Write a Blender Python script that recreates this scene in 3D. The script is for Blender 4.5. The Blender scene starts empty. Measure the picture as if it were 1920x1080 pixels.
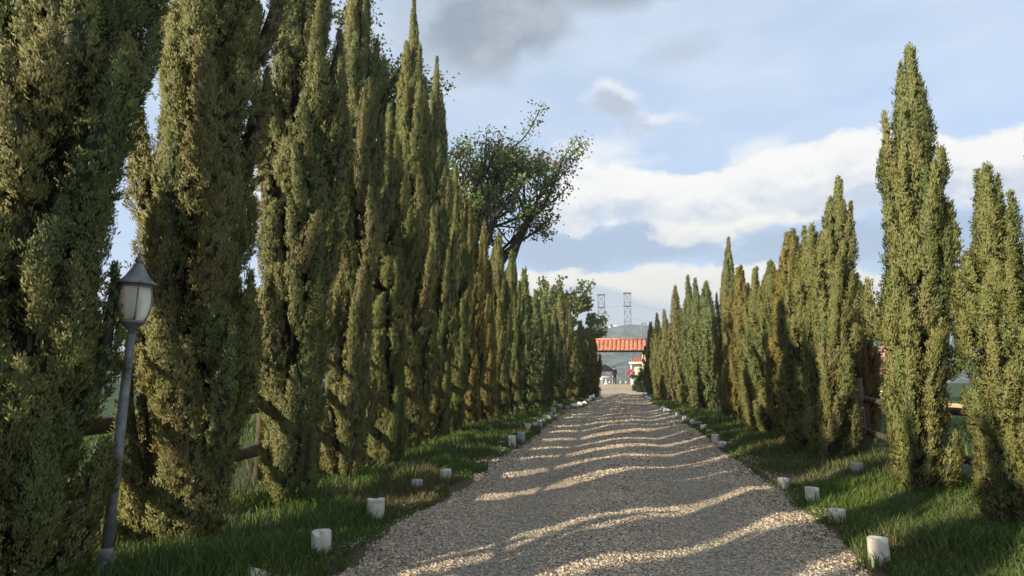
import bpy, math, random
import numpy as np
from mathutils import Vector, Matrix

R = math.radians
scene = bpy.context.scene
col = scene.collection
rng = np.random.default_rng(7)
random.seed(7)

# ------------------------------------------------------------------ camera
F_PX, CX, CY, CAM_H = 1212.0, 960.0, 540.0, 1.6
TH, PH = R(7.06), R(9.62)          # pitch up, yaw to the left of the drive (+Y)
FWD = np.array([-math.sin(PH)*math.cos(TH), math.cos(PH)*math.cos(TH), math.sin(TH)])
RGT = np.array([math.cos(PH), math.sin(PH), 0.0])
UPV = np.cross(RGT, FWD)

def ray(px, py):
    return FWD + (px-CX)/F_PX*RGT + (CY-py)/F_PX*UPV
def on_ground(px, py, z=0.0):
    d = ray(px, py); t = (z-CAM_H)/d[2]
    return np.array([d[0]*t, d[1]*t, z])
def at(px, py, Y):
    d = ray(px, py); t = Y/d[1]
    return np.array([d[0]*t, Y, CAM_H+d[2]*t])
def az_el(px, py):
    d = ray(px, py); d = d/np.linalg.norm(d)
    return math.atan2(d[0], d[1]), math.asin(d[2])

cam_d = bpy.data.cameras.new('camera'); cam = bpy.data.objects.new('camera', cam_d); col.objects.link(cam)
cam_d.sensor_width = 36; cam_d.lens = 36*F_PX/1920
cam_d.clip_start = 0.05; cam_d.clip_end = 20000
M = Matrix(((RGT[0], UPV[0], -FWD[0], 0), (RGT[1], UPV[1], -FWD[1], 0), (RGT[2], UPV[2], -FWD[2], CAM_H), (0, 0, 0, 1)))
cam.matrix_world = M
scene.camera = cam

# ------------------------------------------------------------------ sun and render settings
SUN_EL, SUN_AZ = R(22.5), R(48)       # azimuth: light travels to +X, turned forward (+Y) by SUN_AZ
TO_SUN = np.array([-math.cos(SUN_AZ)*math.cos(SUN_EL), -math.sin(SUN_AZ)*math.cos(SUN_EL), math.sin(SUN_EL)])
ld = bpy.data.lights.new('sun', 'SUN'); lo = bpy.data.objects.new('sun', ld); col.objects.link(lo)
ld.energy = 5.0; ld.angle = R(0.5); ld.color = (1.0, 0.88, 0.68)
lo.rotation_euler = Vector(TO_SUN).to_track_quat('Z', 'Y').to_euler()
lo.location = (-20, -20, 30)
scene.view_settings.view_transform = 'Standard'; scene.view_settings.look = 'None'
scene.view_settings.gamma = 1; scene.view_settings.exposure = 0.92
scene.render.engine = 'CYCLES'
scene.cycles.max_bounces = 5; scene.cycles.diffuse_bounces = 2; scene.cycles.transparent_max_bounces = 8
scene.cycles.volume_bounces = 0

# ------------------------------------------------------------------ node helper
class NT:
    def __init__(s, tree): s.t = tree; s.n = tree.nodes; s.l = tree.links
    def new(s, typ, **kw):
        nd = s.n.new(typ)
        for k, v in kw.items(): setattr(nd, k, v)
        return nd
    def put(s, sock, v):
        if v is None: return
        if isinstance(v, bpy.types.NodeSocket): s.l.new(v, sock)
        elif isinstance(v, (tuple, list)) and len(v) == 3 and sock.type == 'RGBA': sock.default_value = (*v, 1)
        else: sock.default_value = v
    def math(s, op, a, b=None, c=None, clamp=False):
        nd = s.new('ShaderNodeMath', operation=op, use_clamp=clamp)
        for i, v in enumerate((a, b, c)): s.put(nd.inputs[i], v)
        return nd.outputs[0]
    def mix(s, f, a, b, mode='MIX'):
        nd = s.new('ShaderNodeMix', data_type='RGBA', blend_type=mode)
        s.put(nd.inputs[0], f); s.put(nd.inputs[6], a); s.put(nd.inputs[7], b)
        return nd.outputs[2]
    def ramp(s, f, stops, interp='LINEAR'):
        nd = s.new('ShaderNodeValToRGB'); cr = nd.color_ramp; cr.interpolation = interp
        while len(cr.elements) < len(stops): cr.elements.new(0.5)
        for e, (p, c) in zip(cr.elements, stops):
            e.position = p; e.color = (*c, 1) if not isinstance(c, (int, float)) else (c, c, c, 1)
        s.put(nd.inputs[0], f); return nd.outputs[0]
    def noise(s, vec, scale, detail=4, rough=0.55, out=0, dist=0.0):
        nd = s.new('ShaderNodeTexNoise'); s.put(nd.inputs['Vector'], vec)
        nd.inputs['Scale'].default_value = scale; nd.inputs['Detail'].default_value = detail
        nd.inputs['Roughness'].default_value = rough; nd.inputs['Distortion'].default_value = dist
        return nd.outputs[out]
    def smooth(s, v, lo_, hi_):
        nd = s.new('ShaderNodeMapRange', interpolation_type='SMOOTHSTEP')
        s.put(nd.inputs[0], v); s.put(nd.inputs[1], lo_); s.put(nd.inputs[2], hi_)
        return nd.outputs[0]
    def lin(s, v, a, b, c, d):
        nd = s.new('ShaderNodeMapRange'); nd.clamp = True
        for i, x in enumerate((v, a, b, c, d)): s.put(nd.inputs[i], x)
        return nd.outputs[0]

def material(name):
    m = bpy.data.materials.new(name); m.use_nodes = True
    t = NT(m.node_tree); b = m.node_tree.nodes['Principled BSDF']
    b.inputs['Roughness'].default_value = 0.85
    b.inputs['Specular IOR Level'].default_value = 0.25
    return m, t, b

def plain(name, c, rough=0.8, var=0.25, scale=8.0, bump=0.15, metal=0.0, dirt=None, mud=False):
    m, t, b = material(name)
    tc = t.new('ShaderNodeTexCoord').outputs['Object']
    n = t.noise(tc, scale, 6, 0.6)
    n2 = t.noise(tc, scale*5, 4, 0.6)
    lo_ = tuple(x*(1-var) for x in c); hi_ = tuple(min(1, x*(1+var)) for x in c)
    cc = t.ramp(n, [(0.3, lo_), (0.7, hi_)])
    if dirt:
        cc = t.mix(t.lin(t.noise(tc, scale*0.6, 5, 0.65), 0.5, 0.75, 0, 0.85), cc, dirt)
    if mud:
        sz = t.new('ShaderNodeSeparateXYZ'); t.put(sz.inputs[0], tc)
        f = t.math('ADD', sz.outputs[2], t.math('MULTIPLY', t.math('SUBTRACT', t.noise(tc, 14, 5, .6), .5), .25))
        cc = t.mix(t.lin(f, 0.10, 0.24, .85, 0), cc, (0.14, 0.105, 0.06))
    t.put(b.inputs['Base Color'], cc)
    b.inputs['Roughness'].default_value = rough; b.inputs['Metallic'].default_value = metal
    if bump:
        bp = t.new('ShaderNodeBump'); bp.inputs['Strength'].default_value = bump; bp.inputs['Distance'].default_value = 0.02
        t.put(bp.inputs['Height'], n2); t.put(b.inputs['Normal'], bp.outputs[0])
    return m

def leaf_material(name, stops, transl=0.25, rough=0.6):
    """foliage: colour from the per-leaf 'tint' attribute, shifted per object"""
    m = bpy.data.materials.new(name); m.use_nodes = True
    t = NT(m.node_tree); m.node_tree.nodes.remove(m.node_tree.nodes['Principled BSDF'])
    out = m.node_tree.nodes['Material Output']
    at_ = t.new('ShaderNodeAttribute', attribute_name='tint').outputs['Fac']
    oi = t.new('ShaderNodeObjectInfo')
    f = t.math('ADD', at_, t.math('MULTIPLY', t.math('SUBTRACT', oi.outputs['Random'], 0.5), 0.16), clamp=True)
    c = t.ramp(f, stops)
    c = t.mix(1.0, c, oi.outputs['Color'], 'MULTIPLY')
    d = t.new('ShaderNodeBsdfDiffuse'); t.put(d.inputs['Color'], c)
    tr = t.new('ShaderNodeBsdfTranslucent'); t.put(tr.inputs['Color'], t.mix(1.0, c, (1.0, 1.0, 0.6), 'MULTIPLY'))
    g = t.new('ShaderNodeBsdfGlossy'); g.inputs['Roughness'].default_value = rough; g.inputs['Color'].default_value = (1, 1, 1, 1)
    mx = t.new('ShaderNodeMixShader'); mx.inputs[0].default_value = transl
    t.put(mx.inputs[1], d.outputs[0]); t.put(mx.inputs[2], tr.outputs[0])
    mx2 = t.new('ShaderNodeMixShader'); mx2.inputs[0].default_value = 0.025
    t.put(mx2.inputs[1], mx.outputs[0]); t.put(mx2.inputs[2], g.outputs[0])
    t.put(out.inputs['Surface'], mx2.outputs[0])
    return m

# ------------------------------------------------------------------ object helpers
def tag(o, label=None, cat=None, group=None, kind=None):
    if label: o['label'] = label
    if cat: o['category'] = cat
    if group: o['group'] = group
    if kind: o['kind'] = kind
    return o
def empty(name, loc, rz=0.0):
    o = bpy.data.objects.new(name, None); col.objects.link(o)
    o.empty_display_size = 0.2; o.location = tuple(float(v) for v in loc); o.rotation_euler = (0, 0, rz); return o
def link(name, me, parent=None, loc=(0, 0, 0), rot=(0, 0, 0), scale=(1, 1, 1)):
    o = bpy.data.objects.new(name, me); col.objects.link(o)
    if parent is not None: o.parent = parent
    o.location = tuple(float(v) for v in loc); o.rotation_euler = rot; o.scale = scale
    return o

def np_mesh(name, verts, loops, starts, totals, mats, midx=None, tint=None, smooth=False, normals=None):
    me = bpy.data.meshes.new(name)
    verts = np.asarray(verts, np.float32).reshape(-1, 3)
    me.vertices.add(len(verts)); me.vertices.foreach_set('co', verts.ravel())
    me.loops.add(len(loops)); me.loops.foreach_set('vertex_index', np.asarray(loops, np.int32))
    me.polygons.add(len(starts)); me.polygons.foreach_set('loop_start', np.asarray(starts, np.int32))
    me.polygons.foreach_set('loop_total', np.asarray(totals, np.int32))
    for m in mats: me.materials.append(m)
    if midx is not None: me.polygons.foreach_set('material_index', np.asarray(midx, np.int32))
    me.polygons.foreach_set('use_smooth', np.full(len(starts), smooth, dtype=bool))
    if tint is not None:
        a = me.attributes.new('tint', 'FLOAT', 'POINT'); a.data.foreach_set('value', np.asarray(tint, np.float32))
    me.update(calc_edges=True)
    if normals is not None: me.normals_split_custom_set_from_vertices(np.asarray(normals, np.float32))
    return me

class MB:
    """collects shapes into one mesh"""
    def __init__(s): s.v = []; s.f = []; s.m = []; s.s = []
    def add(s, vs, fs, mi=0, smooth=False):
        b = len(s.v); s.v += [tuple(float(c) for c in v) for v in vs]
        for f in fs: s.f.append([b+i for i in f]); s.m.append(mi); s.s.append(smooth)
    def box(s, c, size, mi=0, rz=0.0, bev=0.0):
        x, y, z = (d/2 for d in size); cr, sr = math.cos(rz), math.sin(rz)
        if bev <= 0:
            vs = [(i*x, j*y, k*z) for i in (-1, 1) for j in (-1, 1) for k in (-1, 1)]
            fs = [(0, 1, 3, 2), (4, 6, 7, 5), (0, 4, 5, 1), (2, 3, 7, 6), (0, 2, 6, 4), (1, 5, 7, 3)]
        else:
            b = min(bev, x*.9, y*.9, z*.9)
            ring = [(x-b, y), (-(x-b), y), (-x, y-b), (-x, -(y-b)), (-(x-b), -y), (x-b, -y), (x, -(y-b)), (x, y-b)]
            vs = []
            for zz, k in ((-z, 1), (-z+b, 0), (z-b, 0), (z, 1)):
                for (px, py) in ring:
                    if k: px = px*(x-b)/x; py = py*(y-b)/y
                    vs.append((px, py, zz))
            fs = [tuple(range(7, -1, -1)), tuple(range(24, 32))]
            for r in range(3):
                for i in range(8):
                    j = (i+1) % 8; fs.append((r*8+i, r*8+j, r*8+8+j, r*8+8+i))
        vs = [(c[0]+a*cr-b_*sr, c[1]+a*sr+b_*cr, c[2]+d) for a, b_, d in vs]
        s.add(vs, fs, mi); return s
    def tube(s, pts, radii, n=8, mi=0, cap=True, smooth=True):
        pts = [Vector([float(c) for c in p]) for p in pts]
        if not hasattr(radii, '__len__'): radii = [radii]*len(pts)
        vs = []; fs = []; ref = None
        for i, p in enumerate(pts):
            d = (pts[min(i+1, len(pts)-1)]-pts[max(i-1, 0)]).normalized()
            if ref is None: ref = Vector((1, 0, 0)) if abs(d.x) < 0.9 else Vector((0, 1, 0))
            u = (ref-d*ref.dot(d)).normalized(); w = d.cross(u); ref = u
            for k in range(n):
                a = 2*math.pi*k/n
                vs.append(p+(u*math.cos(a)+w*math.sin(a))*float(radii[i]))
        for i in range(len(pts)-1):
            for k in range(n):
                j = (k+1) % n; fs.append((i*n+k, i*n+j, i*n+n+j, i*n+n+k))
        s.add(vs, fs, mi, smooth)
        if cap:
            b = len(s.v)-len(vs)
            s.f.append([b+k for k in range(n-1, -1, -1)]); s.m.append(mi); s.s.append(False)
            s.f.append([b+(len(pts)-1)*n+k for k in range(n)]); s.m.append(mi); s.s.append(False)
        return s
    def lathe(s, prof, n=16, mi=0, c=(0, 0, 0), smooth=True, wob=0.0, rnd=None):
        vs = []; fs = []
        for r, z in prof:
            for k in range(n):
                a = 2*math.pi*k/n; q = 1+(rnd.uniform(-wob, wob) if rnd else 0)
                vs.append((c[0]+r*q*math.cos(a), c[1]+r*q*math.sin(a), c[2]+z))
        for i in range(len(prof)-1):
            for k in range(n):
                j = (k+1) % n; fs.append((i*n+k, i*n+j, i*n+n+j, i*n+n+k))
        if prof[0][0] > 1e-4: fs.append(tuple(range(n-1, -1, -1)))
        if prof[-1][0] > 1e-4: fs.append(tuple((len(prof)-1)*n+k for k in range(n)))
        s.add(vs, fs, mi, smooth); return s
    def mesh(s, name, mats):
        me = bpy.data.meshes.new(name); me.from_pydata(s.v, [], s.f)
        for m in (mats if isinstance(mats, (list, tuple)) else [mats]): me.materials.append(m)
        me.polygons.foreach_set('material_index', s.m); me.polygons.foreach_set('use_smooth', s.s)
        me.update(); return me
    def build(s, name, mats, parent=None, loc=(0, 0, 0), rot=(0, 0, 0)):
        return link(name, s.mesh(name, mats), parent, loc, rot)

# ------------------------------------------------------------------ value noise for terrain
_perm = np.random.default_rng(3).random((256, 256))
def vnoise(x, y):
    x = np.asarray(x, float); y = np.asarray(y, float)
    xi = np.floor(x).astype(int); yi = np.floor(y).astype(int); fx = x-xi; fy = y-yi
    fx = fx*fx*(3-2*fx); fy = fy*fy*(3-2*fy)
    g = lambda a, b: _perm[a % 256, b % 256]
    return (g(xi, yi)*(1-fx)+g(xi+1, yi)*fx)*(1-fy)+(g(xi, yi+1)*(1-fx)+g(xi+1, yi+1)*fx)*fy-0.5
def fbm(x, y, o=4):
    v = 0; a = 1
    for _ in range(o): v = v+a*vnoise(x, y); x = x*2.03+17.1; y = y*2.03+9.7; a *= 0.5
    return v
def sstep(x, a, b):
    t = np.clip((np.asarray(x, float)-a)/(b-a), 0, 1); return t*t*(3-2*t)

Y_END = 40.0       # where the drive meets the forecourt
def edge_l(y): return 0.10*vnoise(np.asarray(y)*3.1, 7.5)+ np.interp(y, [0, 8, 16, 22, 27, 33, 40], [-2.35, -2.3, -2.15, -2.1, -1.75, -1.5, -1.35])+0.10*vnoise(np.asarray(y)*1.3, 5.5)
def edge_r(y): return 0.10*vnoise(np.asarray(y)*3.1, 27.5)+ np.interp(y, [0, 8, 16, 21, 26, 33, 40], [2.05, 2.0, 1.92, 1.75, 1.5, 1.25, 1.1])+0.10*vnoise(np.asarray(y)*1.3, 25.5)
def road_z(x, y):
    x = x+0.35*vnoise(np.asarray(y)*0.22, 3.3)
    amp = 0.035+0.03*vnoise(np.asarray(y)*0.4, 8.3)
    ruts = -amp*np.exp(-((x+1.05)/0.33)**2)-amp*np.exp(-((x-0.85)/0.33)**2)
    crown = 0.05*np.exp(-((x+0.1)/0.6)**2)+0.03*np.exp(-((x-1.65)/0.3)**2)
    return 0.02+ruts+crown+0.075*fbm(np.asarray(x)*0.7, np.asarray(y)*0.45, 3)+0.012*fbm(np.asarray(x)*3, np.asarray(y)*3, 2)
def ground_z(x, y):
    x = np.asarray(x, float); y = np.asarray(y, float)
    el, er = edge_l(np.clip(y, 0, 40)), edge_r(np.clip(y, 0, 40))
    inside = sstep(x, el-0.05, el+0.6)*(1-sstep(x, er-0.6, er+0.05))
    inside = np.where(y > Y_END-1, np.maximum(inside, (np.abs(x) < 7.5)*1.0), inside)
    verge = 0.05+0.07*sstep(-x, 2.4, 4.0)+0.10*sstep(x, 2.2, 3.6)+0.05*fbm(x*0.6, y*0.6, 3)
    near = verge*(1-inside)+inside*(-0.16)
    far = -26*sstep(y, 69, 190)-8*sstep(np.abs(x), 60, 400)
    return near+far

# ------------------------------------------------------------------ materials
M_CYP = leaf_material('cypress_foliage', [(0.0, (0.20, 0.140, 0.066)), (0.22, (0.215, 0.188, 0.070)), (0.5, (0.195, 0.194, 0.060)), (0.75, (0.155, 0.176, 0.056)), (1.0, (0.118, 0.152, 0.052))])
M_CYPIN = leaf_material('cypress_inner_foliage_shade', [(0.0, (0.05, 0.035, 0.018)), (0.5, (0.04, 0.042, 0.016)), (1.0, (0.024, 0.042, 0.016))], 0.1)  # dark copy of the foliage; shade between leaves is in its colour
M_CORE = plain('cypress_inner_twigs_shade', (0.022, 0.018, 0.011), 0.95, 0.7, 14, 1.0)  # twig brown taken down so the shade of hollows sits in the colour
M_BARK = plain('bark', (0.11, 0.085, 0.06), 0.95, 0.45, 9, 0.7)
M_BARKD = plain('dark_bark', (0.05, 0.04, 0.032), 0.95, 0.45, 9, 0.7)
M_LEAF = leaf_material('broad_leaves', [(0.0, (0.10, 0.045, 0.022)), (0.3, (0.060, 0.062, 0.024)), (0.6, (0.045, 0.075, 0.026)), (1.0, (0.065, 0.10, 0.022))], 0.35)
M_LEAFY = leaf_material('yellow_green_leaves', [(0.0, (0.10, 0.075, 0.03)), (0.4, (0.09, 0.11, 0.03)), (1.0, (0.11, 0.14, 0.03))], 0.4)  # lighter, yellower green than the other broad leaves
M_GRASS = leaf_material('grass_blades', [(0.0, (0.17, 0.13, 0.06)), (0.14, (0.085, 0.10, 0.025)), (0.55, (0.065, 0.12, 0.018)), (1.0, (0.12, 0.16, 0.025))], 0.35)
M_PINK = leaf_material('pink_petals', [(0.0, (0.60, 0.16, 0.26)), (1.0, (0.75, 0.32, 0.40))], 0.3)
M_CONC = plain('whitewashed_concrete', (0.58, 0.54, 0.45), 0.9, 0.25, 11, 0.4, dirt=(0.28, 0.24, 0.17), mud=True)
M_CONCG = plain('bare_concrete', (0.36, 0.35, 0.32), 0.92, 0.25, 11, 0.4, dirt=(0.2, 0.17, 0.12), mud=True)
M_STONE = plain('white_stone', (0.70, 0.68, 0.62), 0.9, 0.2, 7, 0.3, dirt=(0.4, 0.36, 0.28))
M_WOOD = plain('weathered_wood', (0.10, 0.075, 0.05), 0.9, 0.45, 7, 0.5)
M_STAKE = plain('pale_stake_wood', (0.34, 0.26, 0.16), 0.9, 0.3, 9, 0.4)
M_IRON = plain('weathered_grey_iron', (0.22, 0.225, 0.215), 0.6, 0.35, 14, 0.3, metal=0.2, dirt=(0.38, 0.37, 0.33))
M_STEEL = plain('galvanised_steel', (0.20, 0.22, 0.24), 0.6, 0.2, 1.0, 0, metal=0.3)
M_BLACK = plain('black_canvas', (0.015, 0.015, 0.018), 0.8, 0.3, 4, 0.1)
M_CREAM = plain('cream_plaster', (0.72, 0.62, 0.40), 0.85, 0.12, 3, 0.15, dirt=(0.55, 0.46, 0.32))
M_WHITE = plain('white_paint', (0.78, 0.76, 0.70), 0.7, 0.08, 4, 0.1)
M_TILE = plain('terracotta_tile', (0.44, 0.175, 0.11), 0.9, 0.6, 7, 0.3, dirt=(0.13, 0.075, 0.055))
M_TAN = plain('tan_plaster', (0.52, 0.36, 0.19), 0.9, 0.2, 2, 0.2)
M_PINKW = plain('faded_pink_roof', (0.55, 0.24, 0.20), 0.85, 0.25, 3, 0.2)

mg, tg, bg_ = material('dusk_window_glass')
bg_.inputs['Base Color'].default_value = (0.10, 0.13, 0.18, 1); bg_.inputs['Roughness'].default_value = 0.08
bg_.inputs['Specular IOR Level'].default_value = 0.6
M_WIN = mg

def gravel_material(name, stops, vscale, bumpd):
    m, t, b = material(name)
    tc = t.new('ShaderNodeTexCoord').outputs['Object']
    v = t.new('ShaderNodeTexVoronoi'); t.put(v.inputs['Vector'], tc); v.inputs['Scale'].default_value = vscale; v.inputs['Randomness'].default_value = 1
    sep = t.new('ShaderNodeSeparateColor'); t.put(sep.inputs[0], v.outputs['Color'])
    c = t.ramp(sep.outputs[0], stops)
    big = t.noise(tc, 0.7, 5, 0.6)
    c = t.mix(t.lin(big, 0.35, 0.7, 0.0, 0.45), c, (0.20, 0.165, 0.12))
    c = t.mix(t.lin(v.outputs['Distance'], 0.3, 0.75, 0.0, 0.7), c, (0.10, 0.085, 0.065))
    t.put(b.inputs['Base Color'], c); b.inputs['Roughness'].default_value = 0.9
    h = t.math('ADD', t.math('MULTIPLY', v.outputs['Distance'], -1.0), t.math('MULTIPLY', t.noise(tc, vscale*0.35, 4), 0.6))
    bp = t.new('ShaderNodeBump'); bp.inputs['Strength'].default_value = 0.9; bp.inputs['Distance'].default_value = bumpd
    t.put(bp.inputs['Height'], h); t.put(b.inputs['Normal'], bp.outputs[0])
    return m
GST = [(0.0, (0.18, 0.14, 0.10)), (0.2, (0.34, 0.28, 0.21)), (0.6, (0.45, 0.38, 0.285)), (0.85, (0.53, 0.46, 0.36)), (1.0, (0.24, 0.22, 0.20))]
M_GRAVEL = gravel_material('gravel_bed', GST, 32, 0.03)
M_FORE = gravel_material('pale_forecourt_gravel', [(0.0, (0.56, 0.43, 0.28)), (0.5, (0.64, 0.50, 0.34)), (1.0, (0.70, 0.57, 0.40))], 20, 0.012)

ms, ts, bs = material('gravel_stones')
ts.put(bs.inputs['Base Color'], ts.ramp(ts.new('ShaderNodeAttribute', attribute_name='tint').outputs['Fac'],
       [(0.0, (0.10, 0.07, 0.045)), (0.15, (0.33, 0.25, 0.165)), (0.5, (0.53, 0.425, 0.295)), (0.8, (0.63, 0.515, 0.37)), (0.92, (0.36, 0.325, 0.28)), (1.0, (0.70, 0.60, 0.46))]))
bs.inputs['Roughness'].default_value = 0.88
M_STONES = ms

m, t, b = material('meadow_ground')
tc = t.new('ShaderNodeTexCoord').outputs['Object']
c = t.ramp(t.noise(tc, 0.9, 8, 0.65), [(0.3, (0.025, 0.045, 0.012)), (0.55, (0.045, 0.075, 0.02)), (0.75, (0.085, 0.085, 0.035))])
sx = t.new('ShaderNodeSeparateXYZ'); t.put(sx.inputs[0], tc)
verge_m = t.lin(t.math('ABSOLUTE', sx.outputs[0]), 4.3, 6.0, 1, 0)
c = t.mix(t.math('MULTIPLY', verge_m, t.lin(t.noise(tc, 2.6, 5, 0.6), 0.28, 0.52, 0, 0.95)), c, t.ramp(t.noise(tc, 30, 6, 0.7), [(0.35, (0.045, 0.032, 0.02)), (0.6, (0.10, 0.072, 0.045)), (0.75, (0.16, 0.12, 0.075))]))
t.put(b.inputs['Base Color'], c)
bp = t.new('ShaderNodeBump'); bp.inputs['Distance'].default_value = 0.06; t.put(bp.inputs['Height'], t.noise(tc, 14, 6)); t.put(b.inputs['Normal'], bp.outputs[0])
M_GROUND = m

m, t, b = material('wooded_hillside')
tc = t.new('ShaderNodeTexCoord').outputs['Object']
v = t.new('ShaderNodeTexVoronoi'); t.put(v.inputs['Vector'], tc); v.inputs['Scale'].default_value = 0.05
c = t.ramp(t.noise(tc, 0.035, 9, 0.72), [(0.36, (0.012, 0.03, 0.018)), (0.48, (0.02, 0.045, 0.025)), (0.56, (0.26, 0.24, 0.15)), (0.72, (0.05, 0.075, 0.04))])
c = t.mix(t.lin(v.outputs['Distance'], 0.0, 9.0, 0.5, 0.0), c, (0.02, 0.035, 0.02))
t.put(b.inputs['Base Color'], c); b.inputs['Roughness'].default_value = 1.0
M_HILL = m

# ------------------------------------------------------------------ ground, drive, forecourt, hills
def grid_mesh(name, xs, ys, zf, mat, smooth=True):
    X, Y = np.meshgrid(xs, ys); Z = zf(X, Y)
    v = np.stack([X, Y, Z], -1).reshape(-1, 3); nx, ny = len(xs), len(ys)
    i = (np.arange(ny-1)[:, None]*nx+np.arange(nx-1)[None, :]).ravel()
    q = np.stack([i, i+1, i+1+nx, i+nx], 1)
    return np_mesh(name, v, q.ravel(), np.arange(len(q))*4, np.full(len(q), 4), [mat], smooth=smooth)

xs = np.concatenate([[-4000, -1500, -600, -250, -120, -60, -35, -22, -16], np.arange(-12, 12.01, 0.25), [16, 22, 35, 60, 120, 250, 600, 1500, 4000]])
ys = np.concatenate([[-600, -200, -60, -25, -14], np.arange(-8, 48, 0.4), np.arange(48, 80, 1.5), [85, 95, 110, 130, 160, 200, 300, 500, 800, 1300, 2200, 4500]])
tag(link('ground', grid_mesh('ground', xs, ys, ground_z, M_GROUND)), kind='structure')

ys = np.concatenate([np.arange(-6, 2, 0.4), np.arange(2, 14, 0.07), np.arange(14, Y_END+0.3, 0.25)])
nu = 72; U = np.linspace(0, 1, nu)
el, er = edge_l(ys)-0.2, edge_r(ys)+0.2
X = el[:, None]*(1-U)+er[:, None]*U; Y = np.repeat(ys[:, None], nu, 1)
Z = road_z(X, Y); fade = np.minimum(sstep(U, 0, 0.05), 1-sstep(U, 0.95, 1.0)); Z = Z*fade-(1-fade)*0.02
i = (np.arange(len(ys)-1)[:, None]*nu+np.arange(nu-1)[None, :]).ravel(); q = np.stack([i, i+1, i+1+nu, i+nu], 1)
tag(link('driveway', np_mesh('driveway', np.stack([X, Y, Z], -1).reshape(-1, 3), q.ravel(), np.arange(len(q))*4, np.full(len(q), 4), [M_GRAVEL], smooth=True)), kind='structure')

tag(link('forecourt', grid_mesh('forecourt', np.linspace(-7, 7, 40), np.linspace(Y_END+0.1, 68.5, 70),
    lambda x, y: 0.015+0.03*fbm(x*0.4, y*0.4, 3), M_FORE)), kind='structure')

def hill_z(x, y):
    px = x/y*F_PX     # bearing measured along the drive
    prof = np.interp(px, [-900, -400, -120, -60, -25, 10, 40, 75, 140, 300, 900], [34, 50, 62, 64, 71, 77, 74, 69, 60, 52, 40])
    s = sstep(y, 500, 1500)
    n = fbm(x*0.006, y*0.006, 5)
    return -34+s*(34+1.6+prof/F_PX*1500)+s*8*n*sstep(y, 500, 900)+3*fbm(x*0.03, y*0.03, 3)*s-(y > 1500)*(y-1500)*0.15
tag(link('hills', grid_mesh('hills', np.linspace(-1400, 1400, 240), np.concatenate([np.linspace(420, 1500, 120), np.linspace(1510, 1900, 12)]), hill_z, M_HILL)), kind='structure')

# gravel stones: real pebbles lying on the bed
def pebbles(n, x0, x1, y0, y1, smin, smax, onroad=True):
    y = rng.uniform(y0, y1, n); u = rng.uniform(0, 1, n)
    el, er = edge_l(y)-0.22, edge_r(y)+0.22
    if onroad: x = el+(er-el)*u; z = road_z(x, y)
    else: x = x0+(x1-x0)*u; z = ground_z(x, y)
    f = np.minimum(sstep((x-el)/(er-el), 0, 0.05), 1-sstep((x-el)/(er-el), 0.95, 1.0))
    if onroad: z = z*f+(1-f)*0.02
    s = smin+(smax-smin)*rng.random(n)**2.2
    return x, y, z, s
def spill(n, y0, y1, smin, smax):
    y = rng.uniform(y0, y1, n); o = rng.exponential(.22, n)+.05; l = rng.random(n) < .5
    x = np.where(l, edge_l(y)-o, edge_r(y)+o); return x, y, np.maximum(ground_z(x, y), -.02), smin+(smax-smin)*rng.random(n)**2
P = [pebbles(56000, 0, 0, 3.4, 9.5, 0.006, 0.019), pebbles(30000, 0, 0, 9.5, 18, 0.010, 0.026), pebbles(9000, 0, 0, 18, 38, 0.020, 0.040), spill(9000, 3.4, 12, .007, .02), spill(5000, 12, 30, .012, .03)]
x, y, z, s = (np.concatenate([p[k] for p in P]) for k in range(4))
trk = np.exp(-((x+1.05)/.36)**2)+np.exp(-((x-.85)/.36)**2)
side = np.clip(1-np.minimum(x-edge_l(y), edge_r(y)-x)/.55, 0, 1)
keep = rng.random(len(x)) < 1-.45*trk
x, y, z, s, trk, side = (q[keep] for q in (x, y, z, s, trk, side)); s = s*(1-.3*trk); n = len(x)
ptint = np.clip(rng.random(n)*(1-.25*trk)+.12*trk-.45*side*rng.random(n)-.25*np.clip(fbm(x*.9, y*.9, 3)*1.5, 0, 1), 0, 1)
base = np.array([(1, 0, 0), (-1, 0, 0), (0, 1, 0), (0, -1, 0), (0, 0, 1), (0, 0, -1)], float)
oct_f = np.array([(0, 2, 4), (2, 1, 4), (1, 3, 4), (3, 0, 4), (2, 0, 5), (1, 2, 5), (3, 1, 5), (0, 3, 5)])
ang = rng.uniform(0, 6.283, n)
loc = base[None]*rng.uniform(0.6, 1.25, (n, 6, 1))+rng.uniform(-0.25, 0.25, (n, 6, 3))
loc[..., 2] *= 0.62
ca, sa = np.cos(ang)[:, None], np.sin(ang)[:, None]
lx = loc[..., 0]*ca-loc[..., 1]*sa*0.75; ly = loc[..., 0]*sa+loc[..., 1]*ca*0.75
vv = np.stack([x[:, None]+lx*s[:, None], y[:, None]+ly*s[:, None], z[:, None]+(loc[..., 2]+0.25)*s[:, None]], -1)
ff = (np.arange(n)[:, None, None]*6+oct_f[None]).reshape(-1, 3)
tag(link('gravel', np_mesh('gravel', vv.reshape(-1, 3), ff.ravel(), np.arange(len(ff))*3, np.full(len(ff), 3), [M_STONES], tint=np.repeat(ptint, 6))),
    'loose tan and grey gravel stones strewn over the driveway', 'gravel', kind='stuff')

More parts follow.
